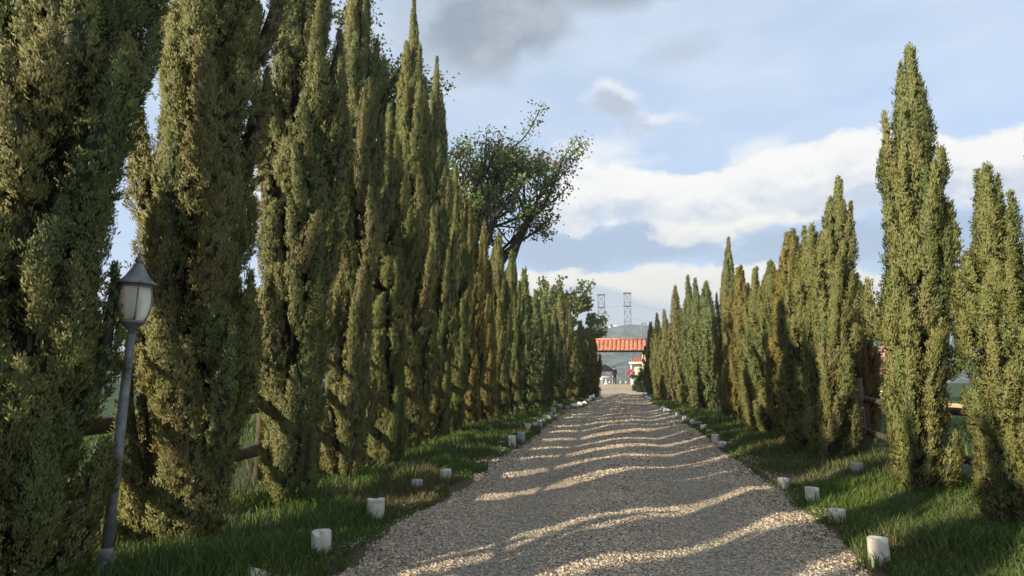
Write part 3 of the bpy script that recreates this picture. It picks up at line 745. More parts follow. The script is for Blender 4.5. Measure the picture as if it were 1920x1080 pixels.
x = np.concatenate([x]+tx); y = np.concatenate([y]+ty); h = np.concatenate([h]+th); w = np.concatenate([w, np.full(len(x)-len(w), .0055)])
prox = np.minimum(np.abs(x-edge_l(y)), np.abs(x-edge_r(y)))
n = len(x); z = np.maximum(ground_z(x, y), -0.02)-0.02; z = np.where(prox < 0.2, np.maximum(z, 0.0), z)
a = rng.uniform(0, 6.283, n); bend = h*rng.uniform(0.1, 0.75, n); b2 = rng.uniform(0, 6.283, n)
dx, dy = np.cos(a)*w, np.sin(a)*w; bx, by = np.cos(b2)*bend, np.sin(b2)*bend
vv = np.stack([np.stack([x-dx, y-dy, z], -1), np.stack([x+dx, y+dy, z], -1),
               np.stack([x+dx*.75+bx*.3, y+dy*.75+by*.3, z+h*.58], -1), np.stack([x-dx*.75+bx*.3, y-dy*.75+by*.3, z+h*.58], -1),
               np.stack([x+bx, y+by, z+h*(1-0.3*(bend/h)**2)], -1)], 1)
i5 = np.arange(n)*5
loops = np.stack([i5, i5+1, i5+2, i5+3, i5+3, i5+2, i5+4], 1).ravel()
starts = np.stack([np.arange(n)*7, np.arange(n)*7+4], 1).ravel(); totals = np.tile([4, 3], n)
tin = np.clip(0.45+0.9*fbm(x*0.8, y*0.8, 3)+rng.normal(0, 0.16, n), 0, 1)
tag(link('grass', np_mesh('grass', vv.reshape(-1, 3), loops, starts, totals, [M_GRASS], tint=np.repeat(tin, 5))),
    'uncut green grass growing along both verges under the trees', 'grass', kind='stuff')

# ------------------------------------------------------------------ lamp post (left)
lp = at(238, 690, 4.22)
lamp = empty('lamp_post', (lp[0]-.07, lp[1], 0)); lamp.rotation_euler = (0, R(2.6), 0)
tag(lamp, 'old grey garden lamp post with a globe shaped lantern standing before the left cypresses', 'lamp post')
mb = MB(); mb.lathe([(.11, 0), (.11, .05), (.07, .08), (.055, .3), (.04, .34)], 16); mb.build('base', M_IRON, lamp)
mb = MB(); mb.lathe([(.036, .3), (.036, .9), (.033, 1.4), (.029, 1.80), (.034, 1.82), (.034, 1.84), (.026, 1.85)], 16); mb.build('pole', M_IRON, lamp)
Zb = 1.85
lan = MB(); lan.lathe([(.022, 0), (.022, .025), (.036, .03), (.05, .055), (.075, .075), (.09, .085), (.09, .10), (.06, .105)], 20, 0, (0, 0, Zb)); lan_o = lan.build('lantern_cup', M_IRON, lamp)
mgl, tgl, bgl = material('old_lantern_glass')
bgl.inputs['Base Color'].default_value = (.88, .82, .66, 1); bgl.inputs['Roughness'].default_value = .35; bgl.inputs['Transmission Weight'].default_value = .5; bgl.inputs['IOR'].default_value = 1.2
gp = [(.078, .10), (.098, .14), (.112, .20), (.116, .25), (.110, .31), (.098, .36)]
glass = MB(); glass.lathe(gp, 24, 0, (0, 0, Zb)); glass.build('globe_glass', mgl, lamp)
rb = MB()
for k in range(6):
    a = k*math.pi/3+.3
    rb.tube([((r+.003)*math.cos(a), (r+.003)*math.sin(a), Zb+z) for r, z in gp], .0065, 6)
rb.lathe([(.100, .345), (.108, .35), (.108, .365), (.100, .37)], 24, 0, (0, 0, Zb)); rb.build('rib_cage', M_IRON, lamp)
cap = MB(); cap.lathe([(.135, .368), (.138, .375), (.128, .385), (.105, .40), (.082, .425), (.062, .46), (.046, .485), (.036, .50), (.036, .515), (.024, .52), (.02, .53)], 24, 0, (0, 0, Zb)); co_ = cap.build('cap', M_IRON, lamp)
fn = MB(); fn.lathe([(.022, .528), (.03, .545), (.022, .565), (.012, .575), (.016, .59), (.008, .605), (.001, .63)], 12, 0, (0, 0, Zb)); fn.build('finial', M_IRON, co_)
mb = MB(); mb.lathe([(.012, .105), (.02, .16), (.032, .22), (.03, .27), (.012, .30), (.001, .305)], 12, 0, (0, 0, Zb)); mb.build('bulb', M_WHITE, lamp)

# ------------------------------------------------------------------ wooden fences behind both rows
def fence(x, y0, y1, step, rails, label, r_post=.055, hp=1.75, xend=None):
    f = empty('wooden_fence', (x, y0, 0)); tag(f, label, 'fence')
    g = random.Random(int(abs(x)*100)); n = int((y1-y0)/step)
    pm = MB(); pm.tube([(0, 0, -.3), (.01, 0, hp*.5), (0, .01, hp)], [r_post*1.1, r_post, r_post*.95], 10); pme = pm.mesh('post', M_WOOD)
    xe = (lambda y: x) if xend is None else (lambda y: x+(xend-x)*max(0, (y-18)/(y1-18)))
    for i in range(n+1):
        y = y0+i*step
        link('post', pme, f, (xe(y)-x, i*step, float(ground_z(xe(y), y))), (g.uniform(-.03, .03), g.uniform(-.03, .03), g.uniform(0, 6)))
    for (h, rr) in rails:
        for i in range(0, n, 2):
            ya, yb = y0+i*step-.1, min(y0+(i+2)*step, y1)+.1
            mb = MB(); k = 5; off = r_post+rr*.6
            mb.tube([(xe(ya+(yb-ya)*j/k)-x+off+g.uniform(-.012, .012), ya-y0+(yb-ya)*j/k, h+g.uniform(-.02, .02)) for j in range(k+1)], [rr*g.uniform(.88, 1.1) for j in range(k+1)], 8)
            mb.build('rail', M_WOOD, f)
fence(-4.72, -4.0, 34.0, 2.0, [(.55, .078), (1.10, .078), (1.66, .078), (2.18, .030)], 'dark wooden rail fence running behind the left row of cypresses', hp=2.25, xend=-3.0)
fence(px_x(1610, 11.9), 3.9, 33.9, 2.0, [(.52, .055), (1.06, .05)], 'dark two rail wooden fence behind the right row of cypresses', hp=1.25, r_post=.075, xend=2.7)

# pale stakes at the feet of two right row cypresses
for px, py, top, lab in [(1405, 812, 760, 'pale wooden stake beside the nearer right row cypress foot'), (1343, 782, 755, 'small pale wooden stake farther along, under the pointed right row cypress')]:
    p = on_ground(px, py); h = at(px, top, p[1])[2]
    mb = MB(); mb.tube([(0, 0, -.1), (.012, 0, h*.5), (0, 0, h)], [.04, .036, .033], 8); tag(mb.build('stake', M_STAKE, None, p), lab, 'stake', 'wooden tree stakes')

# ------------------------------------------------------------------ gate with tiled roof
GY = 50.0
gate = empty('entrance_gate', (0, GY, 0)); tag(gate, 'entrance gate with terracotta tiled roof between cream posts at the end of the drive', 'gate')
gx0, gx1 = px_x(1122, GY)-0.45, px_x(1213, GY)
zt, zb = top_z(1170, 637, GY), top_z(1170, 658, GY)
for sx in (gx0+.25, px_x(1208, GY)):
    mb = MB(); mb.box((sx, 0, (zb-.1)/2), (.28, .28, zb-.1), bev=.012); mb.box((sx, 0, .14), (.36, .36, .28), bev=.012); mb.build('post', M_CREAM, gate)
mb = MB(); mb.box(((gx0+gx1)/2, 0, zb+.0), (gx1-gx0-.05, .18, .2)); mb.build('beam', M_WOOD, gate)
mb = MB(); g = random.Random(2)
nt = int((gx1-gx0)/.30)
for side in (-1, 1):
    for i in range(nt):
        xx = gx0+.15+i*(gx1-gx0-.3)/(nt-1)
        for k in range(3):     # three courses of barrel tiles on each slope
            f0, f1 = k/3, (k+1)/3+.06
            pts = []; N = 7
            ring0 = []; ring1 = []
            dz = g.uniform(-.012, .012); w = .125
            for q in range(N+1):
                a = math.pi*q/N
                for ring, f, ww in ((ring0, f0, w*.92), (ring1, f1, w*1.05)):
                    yy = side*(.05+.62*f); zz = zt-.06-(zt-zb-.06)*f+(.02 if ring is ring1 else 0)+dz
                    ring.append((xx+math.cos(a)*ww, yy, zz+math.sin(a)*ww*.8))
            vs = ring0+ring1; fs = [(q, q+1, N+2+q, N+1+q) if side < 0 else (q+1, q, N+1+q, N+2+q) for q in range(N)]
            mb.add(vs, fs, 0, True)
mb.tube([(gx0, 0, zt+.02), ((gx0+gx1)/2, 0, zt+.03), (gx1, 0, zt+.02)], .1, 10)
vs = [(gx0, 0, zt-.06), (gx1, 0, zt-.06), (gx1, -.66, zb+.02), (gx0, -.66, zb+.02), (gx1, .66, zb+.02), (gx0, .66, zb+.02)]
mb.add(vs, [(0, 3, 2, 1), (0, 1, 4, 5)]); mb.build('tiled_roof', M_TILE, gate)
mb = MB(); lx = px_x(1207, GY); mb.lathe([(.04, 0), (.09, .05), (.11, .2), (.07, .27), (.01, .33)], 12, 0, (lx, -.24, zb-.32)); mb.build('wall_lantern', M_BLACK, gate)

# dark shrubs before the right gate post
def shrub(name, loc, rx, rz, label, seed, mat, n=5000, leaf=.07, tint=(1, 1, 1), cat='shrub', group=None, stem=M_BARKD):
    g = np.random.default_rng(seed); o = empty(name, loc); tag(o, label, cat, group)
    d = g.normal(0, 1, (n, 3)); d /= np.linalg.norm(d, axis=1, keepdims=True); d[:, 2] = np.abs(d[:, 2])*1.0
    k = 60; ctr = g.normal(0, 1, (k, 3)); ctr /= np.linalg.norm(ctr, axis=1, keepdims=True); ctr[:, 2] = np.abs(ctr[:, 2]); ctr *= g.uniform(.5, 1, (k, 1))
    ci = g.integers(0, k, n); p = (ctr[ci]+g.normal(0, .16, (n, 3)))*np.array([rx, rx, rz]); p[:, 2] = np.maximum(p[:, 2], .03)
    dd = d+g.normal(0, .4, (n, 3)); dd /= np.linalg.norm(dd, axis=1, keepdims=True)
    v = leaf_quads(p, dd, g.uniform(.6, 1.2, n)*leaf, g.uniform(.6, 1.2, n)*leaf*.3, g).reshape(-1, 3)
    c = link('foliage', np_mesh('foliage', v, np.arange(len(v)), np.arange(n)*4, np.full(n, 4), [mat], tint=np.repeat(np.clip(g.normal(.5, .2, k)[ci]+g.normal(0, .1, n), 0, 1), 4)), o); c.color = (*tint, 1)
    mb = MB()
    for i in range(5):
        a = i*1.26; mb.tube([(0, 0, -.05), (math.cos(a)*rx*.3, math.sin(a)*rx*.3, rz*.4), (math.cos(a)*rx*.6, math.sin(a)*rx*.6, rz*.75)], [.02, .015, .006], 5)
    mb.build('stem', stem, o); return o
shrub('shrub', (px_x(1204, 44), 44, 0), .45, 1.45, 'dark tall shrub before the right gate post', 3, M_LEAF, 5000, .10, (.6, .8, .7))
shrub('shrub', (px_x(1196, 47), 47, 0), .40, .75, 'low dark shrub left of the tall one at the gate', 6, M_LEAF, 3500, .10, (.6, .75, .7))

# forecourt furniture beyond the gate
Y = 62.0
def potx(px, Yv): return px_x(px, Yv)
pl = empty('planter', (px_x(1187.5, Y), Y, .02)); tag(pl, 'large cream planter tub below the pink flowers', 'planter')
mb = MB(); mb.lathe([(.24, 0), (.27, .03), (.30, .55), (.34, .58), (.34, .66), (.29, .66), (.28, .58)], 20); mb.build('tub', M_WHITE, pl)
mb = MB(); mb.lathe([(.28, .60), (.01, .61)], 16); mb.build('soil', M_CORE, pl)
shrub('flowering_shrub', (px_x(1188, Y), Y, .58), .42, .35, 'green and brown plant growing from the cream planter', 14, M_LEAFY, 1500, .10, (.8, .7, .6), 'plant')
fl = empty('flower_bush', (px_x(1182, Y+1), Y+1, 0)); tag(fl, 'bush of pink flowers behind the cream planter', 'flowers')
g = np.random.default_rng(9); n = 1600; d = g.normal(0, 1, (n, 3)); d /= np.linalg.norm(d, axis=1, keepdims=True)
p = d*np.array([.34, .34, .30])*g.uniform(.6, 1.05, (n, 1))+np.array([0, 0, 1.12])+.05*np.sin(d*9)
v = leaf_quads(p, d, np.full(n, .09), np.full(n, .04), g).reshape(-1, 3)
link('blossom', np_mesh('blossom', v, np.arange(len(v)), np.arange(n)*4, np.full(n, 4), [M_PINK], tint=np.repeat(g.random(n), 4)), fl)
mb = MB(); mb.tube([(0, 0, -.05), (0, 0, 1.0)], .03, 6)
for i in range(5): mb.tube([(0, 0, .6), (.2*math.cos(i*1.3), .2*math.sin(i*1.3), 1.05)], [.02, .01], 5)
mb.build('stem', M_BARKD, fl)

# small gatehouse with orange hipped roof
Y = 66.5
hx0, hx1 = px_x(1190, Y), px_x(1190, Y)+3.0
ze, za = top_z(1190, 679, Y), top_z(1190, 660, Y)
gh = empty('gatehouse', ((hx0+hx1)/2, Y+1.3, 0)); tag(gh, 'small cream gatehouse with orange hipped roof right of the gate opening', 'house')
w2 = (hx1-hx0)/2
mb = MB(); mb.box((0, 0, ze/2), (2*w2, 2.6, ze)); mb.build('wall', M_CREAM, gh)
mb = MB(); ov = .55
E = [(-w2-ov, -1.3-ov, ze+.02), (w2+ov, -1.3-ov, ze+.02), (w2+ov, 1.3+ov, ze+.02), (-w2-ov, 1.3+ov, ze+.02)]
A = [(-w2*.35, 0, za), (w2*.35, 0, za)]
mb.add(E+A, [(0, 1, 5, 4), (1, 2, 5), (2, 3, 4, 5), (3, 0, 4)])
for i in range(22):
    xx = -w2-ov+.1+i*(2*w2+2*ov-.2)/21; f = min(1, (1-abs(xx)/(w2+ov))*1.6)
    mb.tube([(xx, -1.3-ov, ze+.05), (xx*(1-.2*f), (-1.3-ov)*(1-f*.95), ze+.05+(za-ze)*f*.95)], .055, 6)
mb.build('roof', M_TILE, gh)
mb = MB(); 
for s_ in (-1, 1):
    mb.box((0, s_*(1.3+ov-.03), ze-.07), (2*w2+2*ov, .06, .17)); mb.box((s_*(w2+ov-.03), 0, ze-.07), (.06, 2*(1.3+ov)-.13, .17))
mb.build('fascia', M_WHITE, gh)
mb = MB(); mb.box((-.25, -1.32, 1.25), (.7, .05, .8)); wf = mb.build('window', M_WHITE, gh); mb = MB(); mb.box((-.25, -1.35, 1.25), (.58, .02, .68)); mb.build('pane', M_WIN, wf)
mb = MB(); mb.box((-w2-.35, -1.55, ze/2), (.12, .12, ze-.16), bev=.01); mb.build('porch_post', M_WHITE, gh)

# black parasol with white table and chairs under it
Y = 66.0
ps = empty('parasol', (px_x(1134, Y), Y, 0)); tag(ps, 'black parasol seen under the left end of the gate roof', 'parasol')
mb = MB(); zc = top_z(1135, 683, Y); zr = top_z(1135, 694, Y); nn = 8; rr = px_x(1151, Y)-px_x(1134, Y)
vs = [(0, 0, zc)]
for ring, (f, zf) in enumerate(((.5, .58), (1.0, 0.0))):
    for k in range(16):
        a = k*math.pi/8; q = rr*f*(1 if k % 2 == 0 else .955); vs.append((q*math.cos(a), q*math.sin(a), zr+(zc-zr)*zf-(0 if k % 2 == 0 else .0)))
for k in range(16):
    a = k*math.pi/8; q = rr*(1 if k % 2 == 0 else .955); vs.append((q*math.cos(a), q*math.sin(a), zr-.13))
fs = [(0, 1+k, 1+(k+1) % 16) for k in range(16)]
for r_ in range(2):
    for k in range(16): fs.append((1+r_*16+k, 17+r_*16+k, 17+r_*16+(k+1) % 16, 1+r_*16+(k+1) % 16))
mb.add(vs, fs); mb.build('canopy', M_BLACK, ps)
mb = MB(); mb.tube([(0, 0, 0), (0, 0, zc-.01)], .025, 8); mb.build('pole', M_STEEL, ps)
mb = MB(); mb.lathe([(.25, 0), (.25, .06), (.05, .1)], 16, 0, (0, 0, .02)); mb.build('base', M_CONCG, ps)

def chair(x, y, rz, label):
    o = empty('garden_chair', (x, y, .02), rz); tag(o, label, 'chair', 'white chairs on the forecourt')
    mb = MB(); mb.box((0, 0, .43), (.46, .46, .04), bev=.01); mb.build('seat', M_WHITE, o)
    mb = MB(); mb.box((0, .22, .68), (.46, .035, .42), bev=.01); mb.build('backrest', M_WHITE, o)
    for i in (-1, 1):
        for j in (-1, 1):
            mb = MB(); mb.tube([(i*.21, j*.21, 0), (i*.19, j*.19, .42)], .022, 6); mb.build('leg', M_WHITE, o)
for px, dy, rz, lab in [(1127.5, -.6, 2.6, 'white garden chair under the parasol, left of the table'), (1146, -.3, 4.4, 'white garden chair nearest the standing person')]:
    chair(px_x(px, Y+dy), Y+dy, rz, lab)
tb = empty('garden_table', (px_x(1136, Y), Y-.7, .02)); tag(tb, 'white round garden table under the black parasol', 'table')
mb = MB(); mb.lathe([(.5, .68), (.52, .70), (.5, .73), (.01, .735)], 24); mb.build('table_top', M_WHITE, tb)
mb = MB(); mb.lathe([(.26, 0), (.20, .06), (.07, .10), (.05, .5), (.1, .69)], 16); mb.build('pedestal', M_WHITE, tb)
for px, lab in [(1163, 'white bollard left of centre at the forecourt edge'), (1173, 'white bollard right of centre at the forecourt edge'), (1142.5, 'white bollard by the feet of the standing person')]:
    o = link('bollard', BW[0], None, (px_x(px, 65.5), 65.5, 0.0), (0, 0, px), (1.1, 1.1, .9)); tag(o, lab, 'bollard', 'white bollards on the forecourt')

# person standing on the forecourt in dark clothes
Y = 63.5; pp = np.array([px_x(1152, Y), Y, 0.02])
J = {'pel': (0, 0, .93), 'wai': (0, .01, 1.08), 'che': (0, .0, 1.30), 'nec': (0, .01, 1.46), 'hd0': (0, -.01, 1.55), 'hd1': (0, -.005, 1.66), 'hd2': (0, 0, 1.715),
     'lhi': (.10, 0, .88), 'lkn': (.11, -.02, .49), 'lan': (.11, .01, .09), 'lto': (.12, -.13, .04), 'rhi': (-.10, 0, .88), 'rkn': (-.10, -.01, .49), 'ran': (-.11, .02, .09), 'rto': (-.13, -.12, .04),
     'lsh': (.19, .01, 1.40), 'lel': (.25, .03, 1.13), 'lwr': (.22, -.06, .90), 'lha': (.21, -.09, .82), 'rsh': (-.19, .01, 1.40), 'rel': (-.25, .03, 1.13), 'rwr': (-.22, -.06, .90), 'rha': (-.21, -.09, .82)}
RD = {'pel': .15, 'wai': .135, 'che': .155, 'nec': .055, 'hd0': .075, 'hd1': .092, 'hd2': .05, 'hi': .095, 'kn': .062, 'an': .045, 'to': .04, 'sh': .07, 'el': .048, 'wr': .034, 'ha': .03}
ks = list(J); E = [('pel', 'wai'), ('wai', 'che'), ('che', 'nec'), ('nec', 'hd0'), ('hd0', 'hd1'), ('hd1', 'hd2')]
for s_ in 'lr': E += [('pel', s_+'hi'), (s_+'hi', s_+'kn'), (s_+'kn', s_+'an'), (s_+'an', s_+'to'), ('che', s_+'sh'), (s_+'sh', s_+'el'), (s_+'el', s_+'wr'), (s_+'wr', s_+'ha')]
# five fingers on each hand
for s_, sg in (('l', 1), ('r', -1)):
    for k in range(4):
        nm = s_+'f%d' % k; J[nm] = (sg*.205, -.115+.018*k, .74+.01*abs(k-1.5)); RD[nm] = .009; E.append((s_+'ha', nm))
    nm = s_+'th'; J[nm] = (sg*.19, -.135, .79); RD[nm] = .010; E.append((s_+'ha', nm))
ks = list(J)
me = bpy.data.meshes.new('figure'); me.from_pydata([J[k] for k in ks], [(ks.index(a), ks.index(b_)) for a, b_ in E], []); me.update()
tmp = bpy.data.objects.new('figure_skeleton', me); col.objects.link(tmp)
md = tmp.modifiers.new('skin', 'SKIN')
for i, k in enumerate(ks):
    r_ = RD.get(k) or RD[k[1:]]; me.skin_vertices[0].data[i].radius = (r_, r_*(.78 if k in ('pel', 'wai', 'che') else 1)); me.skin_vertices[0].data[i].use_root = (k == 'pel')
tmp.modifiers.new('sub', 'SUBSURF').levels = 2
dg = bpy.context.evaluated_depsgraph_get(); body = bpy.data.meshes.new_from_object(tmp.evaluated_get(dg)); bpy.data.objects.remove(tmp)
body.name = 'person'
M_SKIN = plain('skin', (.42, .25, .17), .6, .08, 6, 0); M_COAT = plain('dark_coat', (.022, .020, .024), .9, .3, 6, .1); M_TROU = plain('dark_trousers', (.018, .018, .022), .9, .3, 6, .1); M_HAIR = plain('dark_hair', (.02, .014, .01), .6, .3, 20, .2)
body.materials.clear()
for m_ in (M_COAT, M_TROU, M_SKIN): body.materials.append(m_)
for p_ in body.polygons:
    c_ = p_.center; p_.use_smooth = True
    p_.material_index = 2 if c_.z > 1.47 or (c_.z < .90 and abs(c_.x) > .175 and c_.z > .7) else (1 if c_.z < .88 else 0)
person = link('person', body, None, pp, (0, 0, .5)); tag(person, 'person in dark coat and trousers standing on the forecourt beside the parasol', 'person')
mb = MB(); mb.lathe([(.098, 1.60), (.108, 1.66), (.100, 1.71), (.065, 1.75), (.005, 1.765)], 14, 0, (0, .022, 0)); mb.build('hair', M_HAIR, person)
mb = MB(); mb.box((-.035, -.093, 1.645), (.03, .012, .012)); mb.box((.035, -.093, 1.645), (.03, .012, .012)); mb.build('eye', M_HAIR, person)
mb = MB(); mb.tube([(0, -.09, 1.64), (0, -.115, 1.605), (0, -.092, 1.595)], [.008, .014, .008], 6); mb.build('nose', M_SKIN, person)

# ------------------------------------------------------------------ power pylons and wires
def pylon(px, Yp, py_top, wpx, label, nseg=16):
    x = px_x(px, Yp); zt_ = top_z(px, py_top, Yp); zb_ = float(ground_z(x, Yp))-1
    w = wpx/F_PX*Yp; o = empty('pylon', (x, Yp, zb_)); tag(o, label, 'pylon', 'lattice power pylons beyond the gate')
    H = zt_-zb_; hw = w/2; mb = MB(); r_ = .07*Yp/250
    wid = lambda z: hw*(1 if z > H*.45 else 1+(H*.45-z)/(H*.45)*.8)
    zs = [H*i/nseg for i in range(nseg+1)]
    for i in (-1, 1):
        for j in (-1, 1): mb.tube([(i*wid(z), j*wid(z), z) for z in zs], r_*1.4, 4, smooth=False)
    for k in range(nseg):
        a, b_ = zs[k], zs[k+1]
        for (i0, j0, i1, j1) in ((-1, -1, 1, -1), (1, -1, 1, 1), (1, 1, -1, 1), (-1, 1, -1, -1)):
            mb.tube([(i0*wid(a), j0*wid(a), a), (i1*wid(b_), j1*wid(b_), b_)], r_*.7, 4, smooth=False)
            mb.tube([(i1*wid(a), j1*wid(a), a), (i0*wid(b_), j0*wid(b_), b_)], r_*.7, 4, smooth=False)
            mb.tube([(i0*wid(b_), j0*wid(b_), b_), (i1*wid(b_), j1*wid(b_), b_)], r_*.8, 4, smooth=False)
    mb.build('lattice_mast', M_STEEL, o)
    for f in (1.0, .915, .70, .52):
        z = H*f if f < 1 else H; m2 = MB(); m2.box((0, 0, z-.1), (w*1.25, w*1.25, .28*Yp/250)); m2.build('crossarm', M_STEEL, o)
    return x, zt_, H
Yp = 240.0
a1 = pylon(1129.5, Yp, 552, 12, 'lattice pylon at the left above the gate roof, beside the last left cypress')
a2 = pylon(1179, Yp, 549, 12, 'tallest lattice pylon in the middle above the gate roof')
a3 = pylon(1209, 330, 606, 8, 'small far lattice pylon at the right above the gate roof')
wires = [((1179, 565), (1290, 588), Yp), ((1179, 596), (1290, 606), Yp), ((1129, 572), (1179, 569), Yp), ((1129, 606), (1179, 601), Yp)]
wl = ['power wire sagging right from high on the tallest pylon', 'power wire running right from low on the tallest pylon', 'upper power wire between the two tall pylons', 'lower power wire between the two tall pylons']
for (a_, b_, Yw), lab in zip(wires, wl):
    A, Bv = at(*a_, Yw), at(*b_, Yw); mb = MB(); pts = []
    for i in range(9):
        f = i/8; p = A*(1-f)+Bv*f; p[2] -= .9*4*f*(1-f); pts.append(p)
    mb.tube(pts, .035, 4); tag(mb.build('power_wire', M_STEEL), lab, 'wire', 'power wires at the pylons')

# white houses on the hill top
for i, (px, py) in enumerate([(1146, 611), (1152, 609), (1197, 610)]):
    Yh = 1480.0; p = at(px, py, Yh); o = empty('hilltop_house', (p[0], Yh, p[2]-16)); tag(o, ['tiny white house on the hill crest, left one of the close pair', 'tiny white house on the hill crest, right one of the close pair', 'tiny white house on the hill crest right of the middle pylon'][i], 'house', 'white houses on the hill crest')
    mb = MB(); mb.box((0, 0, 8), (11, 8, 16)); mb.build('wall', M_WHITE, o)
    mb = MB(); mb.add([(-6, -4.5, 16), (6, -4.5, 16), (6, 4.5, 16), (-6, 4.5, 16), (-6, 0, 18), (6, 0, 18)], [(0, 1, 5, 4), (2, 3, 4, 5), (1, 2, 5), (3, 0, 4)]); mb.build('roof', M_CONCG, o)

# ------------------------------------------------------------------ house and wall seen through the right hand gap
Yh = 30.0; hx = px_x(1612, Yh)
ho = empty('house', (hx+1.2, Yh+2, 0)); tag(ho, 'cream cottage with faded pink roof glimpsed through the right hand fence gap', 'house')
zr0, zr1 = top_z(1612, 742, Yh), top_z(1612, 722, Yh)
mb = MB(); mb.box((0, 0, zr0/2+.5), (3.5, 4, zr0+1)); mb.build('wall', M_CREAM, ho)
mb = MB(); mb.add([(-2.0, -2.5, zr0+.9), (2.0, -2.5, zr0+.9), (2.0, 2.5, zr0+.9), (-2.0, 2.5, zr0+.9), (-2.0, 0, zr1+1.7), (2.0, 0, zr1+1.7)], [(0, 1, 5, 4), (2, 3, 4, 5), (1, 2, 5), (3, 0, 4)]); mb.build('roof', M_PINKW, ho)
mb = MB(); mb.box((-1.35, -2.02, .95), (.95, .06, 1.0)); wf = mb.build('window', M_WHITE, ho); mb = MB(); mb.box((-1.35, -2.06, .95), (.8, .02, .86)); mb.build('pane', M_WIN, wf)
mb = MB(); mb.box((.3, -2.02, 1.0), (.9, .06, 2.0)); mb.build('door', M_WOOD, ho)
gw = MB(); gw.box((0, 0, .1), (6, .2, .9), bev=.02)
tag(gw.build('garden_wall', M_TAN, None, (px_x(1640, 22.5)+2, 22.5, -.05)), 'low tan garden wall seen between the fence rails on the right', 'wall')

# ------------------------------------------------------------------ sky
w = bpy.data.worlds.new('World'); scene.world = w; w.use_nodes = True
T = NT(w.node_tree); bgN = w.node_tree.nodes['Background']
sky = T.new('ShaderNodeTexSky', sky_type='NISHITA'); sky.sun_disc = False; sky.sun_elevation = SUN_EL
sky.sun_rotation = math.atan2(TO_SUN[0], TO_SUN[1]); sky.altitude = 2500; sky.air_density = 1.0; sky.dust_density = 1.6; sky.ozone_density = 1.0
dirv = T.new('ShaderNodeTexCoord').outputs['Generated']
sp = T.new('ShaderNodeSeparateXYZ'); T.put(sp.inputs[0], dirv)
AZ = T.math('ARCTAN2', sp.outputs[0], sp.outputs[1]); EL = T.math('ARCSINE', sp.outputs[2])

def warped(dv, amp, scale, seed):
    """bearing and height with a noise wobble; dv raises the sample point"""
    el = T.math('ADD', EL, dv) if dv else EL
    cb = T.new('ShaderNodeCombineXYZ'); T.put(cb.inputs[0], AZ); T.put(cb.inputs[1], T.math('MULTIPLY', el, 1.5)); cb.inputs[2].default_value = seed
    n = T.noise(cb.outputs[0], scale, 9, 0.58)
    return el, n
def layer(blobs, dv, amp, scale, seed):
    el, n = warped(dv, amp, scale, seed); d = None
    for px, py, rx, ry in blobs:
        a0, e0 = az_el(px, py); rx /= F_PX; ry /= F_PX
        u = T.math('MULTIPLY', T.math('SUBTRACT', AZ, a0), 1/rx); v = T.math('MULTIPLY', T.math('SUBTRACT', el, e0), 1/ry)
        r2 = T.math('ADD', T.math('MULTIPLY', u, u), T.math('MULTIPLY', v, v))
        k = T.math('MULTIPLY', T.math('SUBTRACT', 1.0, T.math('SQRT', r2)), min(1.0, ry*F_PX/55+.15))
        d = k if d is None else T.math('SMOOTH_MAX', d, k, 0.25)
    return T.math('ADD', d, T.math('MULTIPLY', T.math('SUBTRACT', n, 0.5), amp)), n

tgt = T.mix(T.lin(EL, 0.10, 0.50, 0.0, 1.0), (2.75, 3.65, 5.05), (3.75, 4.45, 5.35))
cur = T.mix(0.65, sky.outputs[0], tgt)
# thin veil
cbv = T.new('ShaderNodeCombineXYZ'); T.put(cbv.inputs[0], AZ); T.put(cbv.inputs[1], T.math('MULTIPLY', EL, 3.0))
veil = T.lin(T.noise(cbv.outputs[0], 4.5, 6, 0.55), 0.35, 0.75, 0.0, 0.40)
cur = T.mix(veil, cur, (4.9, 5.25, 5.75))
# grey shaded clouds high up
G0 = [(1045, 60, 60, 36), (1285, 95, 60, 30), (790, 40, 110, 90)]
d, n = layer(G0, 0, 2.0, 8.0, 9.3)
cur = T.mix(T.math('MULTIPLY', T.smooth(d, -0.2, 0.7), 0.6), cur, (2.56, 2.88, 3.36))
G1 = [(900, 50, 140, 85), (965, 30, 110, 85), (1150, -40, 160, 50)]
d, n = layer(G1, 0, 2.0, 8.0, 2.3)
cur = T.mix(T.math('MULTIPLY', T.smooth(d, -0.30, 0.45), 0.92), cur, T.mix(T.smooth(n, 0.4, 0.65), (1.52, 1.80, 2.20), (2.40, 2.64, 3.00)))
G2 = [(1150, 192, 80, 38), (1235, 228, 90, 24)]
d, n = layer(G2, 0, 2.0, 14.0, 5.1); d2, _ = layer(G2, 0.016, 2.0, 14.0, 5.1)
cur = T.mix(T.math('MULTIPLY', T.smooth(d, -0.05, 0.6), 0.9), cur, T.mix(T.smooth(d2, -0.1, 0.4), (4.96, 4.96, 5.12), (2.72, 3.04, 3.52)))
# blue-grey bands below the cumulus
G3 = [(1200, 455, 240, 48), (1520, 455, 200, 60), (1060, 470, 160, 60), (1750, 450, 160, 60)]
d, n = layer(G3, 0, 1.6, 6.0, 8.8)
cur = T.mix(T.math('MULTIPLY', T.smooth(d, -0.1, 0.6), 0.75), cur, (2.04, 2.68, 3.56))
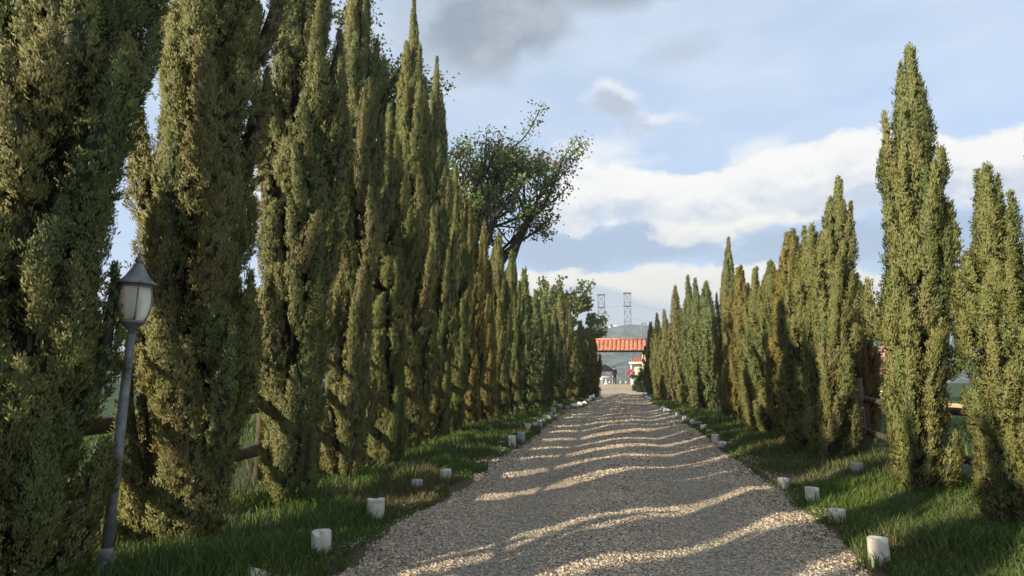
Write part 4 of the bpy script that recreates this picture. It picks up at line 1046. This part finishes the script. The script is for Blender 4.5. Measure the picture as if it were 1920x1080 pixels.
# cumulus bank
W0 = [(1090, 285, 110, 26), (1170, 305, 90, 22), (1420, 285, 50, 30)]
d, n = layer(W0, 0, 1.6, 13.0, 2.7)
cur = T.mix(T.math('MULTIPLY', T.smooth(d, -0.05, 0.5), 0.8), cur, (4.96, 5.04, 5.20))
W1 = [(1080, 375, 110, 65), (1190, 370, 150, 55), (1330, 375, 170, 58), (1480, 350, 160, 70), (1610, 335, 150, 75), (1740, 320, 170, 70), (1890, 305, 180, 65), (700, 350, 300, 60)]
d, n = layer(W1, 0, 1.9, 10.0, 1.7); d2, _ = layer(W1, 0.028, 1.9, 10.0, 1.7); d3, _ = layer(W1, 0.010, 1.9, 10.0, 1.7)
alpha = T.smooth(d, 0.0, 0.26)
cc = T.mix(T.smooth(d2, 0.0, 0.8), (5.76, 5.60, 5.36), T.mix(T.smooth(n, 0.40, 0.62), (3.60, 4.00, 4.56), (4.96, 5.00, 5.08)))
edge = T.math('SUBTRACT', d, d3)
cc = T.mix(T.lin(edge, -0.12, 0.20, 0.0, 0.8), T.mix(1.0, cc, (.90, .92, .95), 'MULTIPLY'), (5.68, 5.56, 5.36))
cur = T.mix(alpha, cur, cc)
W2 = [(1320, 432, 100, 32), (1400, 420, 90, 20)]
d, n = layer(W2, 0, 1.9, 15.0, 3.9); d2, _ = layer(W2, 0.012, 1.9, 15.0, 3.9)
cur = T.mix(T.smooth(d, 0.0, 0.35), cur, T.mix(T.smooth(d2, 0.0, 0.6), (5.68, 5.52, 4.96), (4.56, 4.64, 4.64)))
# low cream cumulus on the horizon
W3 = [(1020, 565, 150, 55), (1130, 565, 120, 55), (1200, 560, 110, 58), (1290, 560, 130, 68), (1420, 560, 150, 64), (1560, 580, 150, 70), (1650, 585, 120, 70), (1180, 625, 400, 60), (820, 570, 200, 60), (1850, 600, 250, 60)]
d, n = layer(W3, 0, 1.3, 14.0, 6.4); d2, _ = layer(W3, 0.024, 1.3, 14.0, 6.4); d3, _ = layer(W3, 0.009, 1.3, 14.0, 6.4)
cc = T.mix(T.smooth(d2, 0.05, 0.75), (5.84, 5.56, 4.88), T.mix(T.smooth(n, 0.4, 0.6), (4.16, 4.40, 4.64), (5.28, 5.12, 4.80)))
cc = T.mix(T.lin(T.math('SUBTRACT', d, d3), -0.10, 0.18, 0.0, 0.8), T.mix(1.0, cc, (.94, .95, .96), 'MULTIPLY'), (5.84, 5.56, 4.96))
cur = T.mix(T.smooth(d, 0.0, 0.16), cur, cc)
G4 = [(1110, 580, 110, 52), (1190, 595, 90, 36), (1010, 590, 90, 38)]
d, n = layer(G4, 0, 0.9, 7.0, 4.4)
cur = T.mix(T.math('MULTIPLY', T.smooth(d, 0.0, 0.35), 0.9), cur, T.mix(T.lin(EL, .06, .13, 0, 1), (4.16, 4.48, 4.72), (2.96, 3.44, 4.00)))
T.put(bgN.inputs['Color'], cur); bgN.inputs['Strength'].default_value = 0.102

# ------------------------------------------------------------------ haze
mh = bpy.data.materials.new('haze'); mh.use_nodes = True; nt_ = mh.node_tree; nt_.nodes.remove(nt_.nodes['Principled BSDF'])
pv = nt_.nodes.new('ShaderNodeVolumePrincipled'); pv.inputs['Color'].default_value = (.74, .84, .97, 1); pv.inputs['Density'].default_value = 0.00050; pv.inputs['Anisotropy'].default_value = 0.2
nt_.links.new(pv.outputs[0], nt_.nodes['Material Output'].inputs['Volume'])
mb = MB(); mb.box((0, 1900, 55), (9000, 6000, 200)); hz = mb.build('haze', mh); tag(hz, 'thin pale blue haze over the valley and hills', 'haze', kind='stuff')
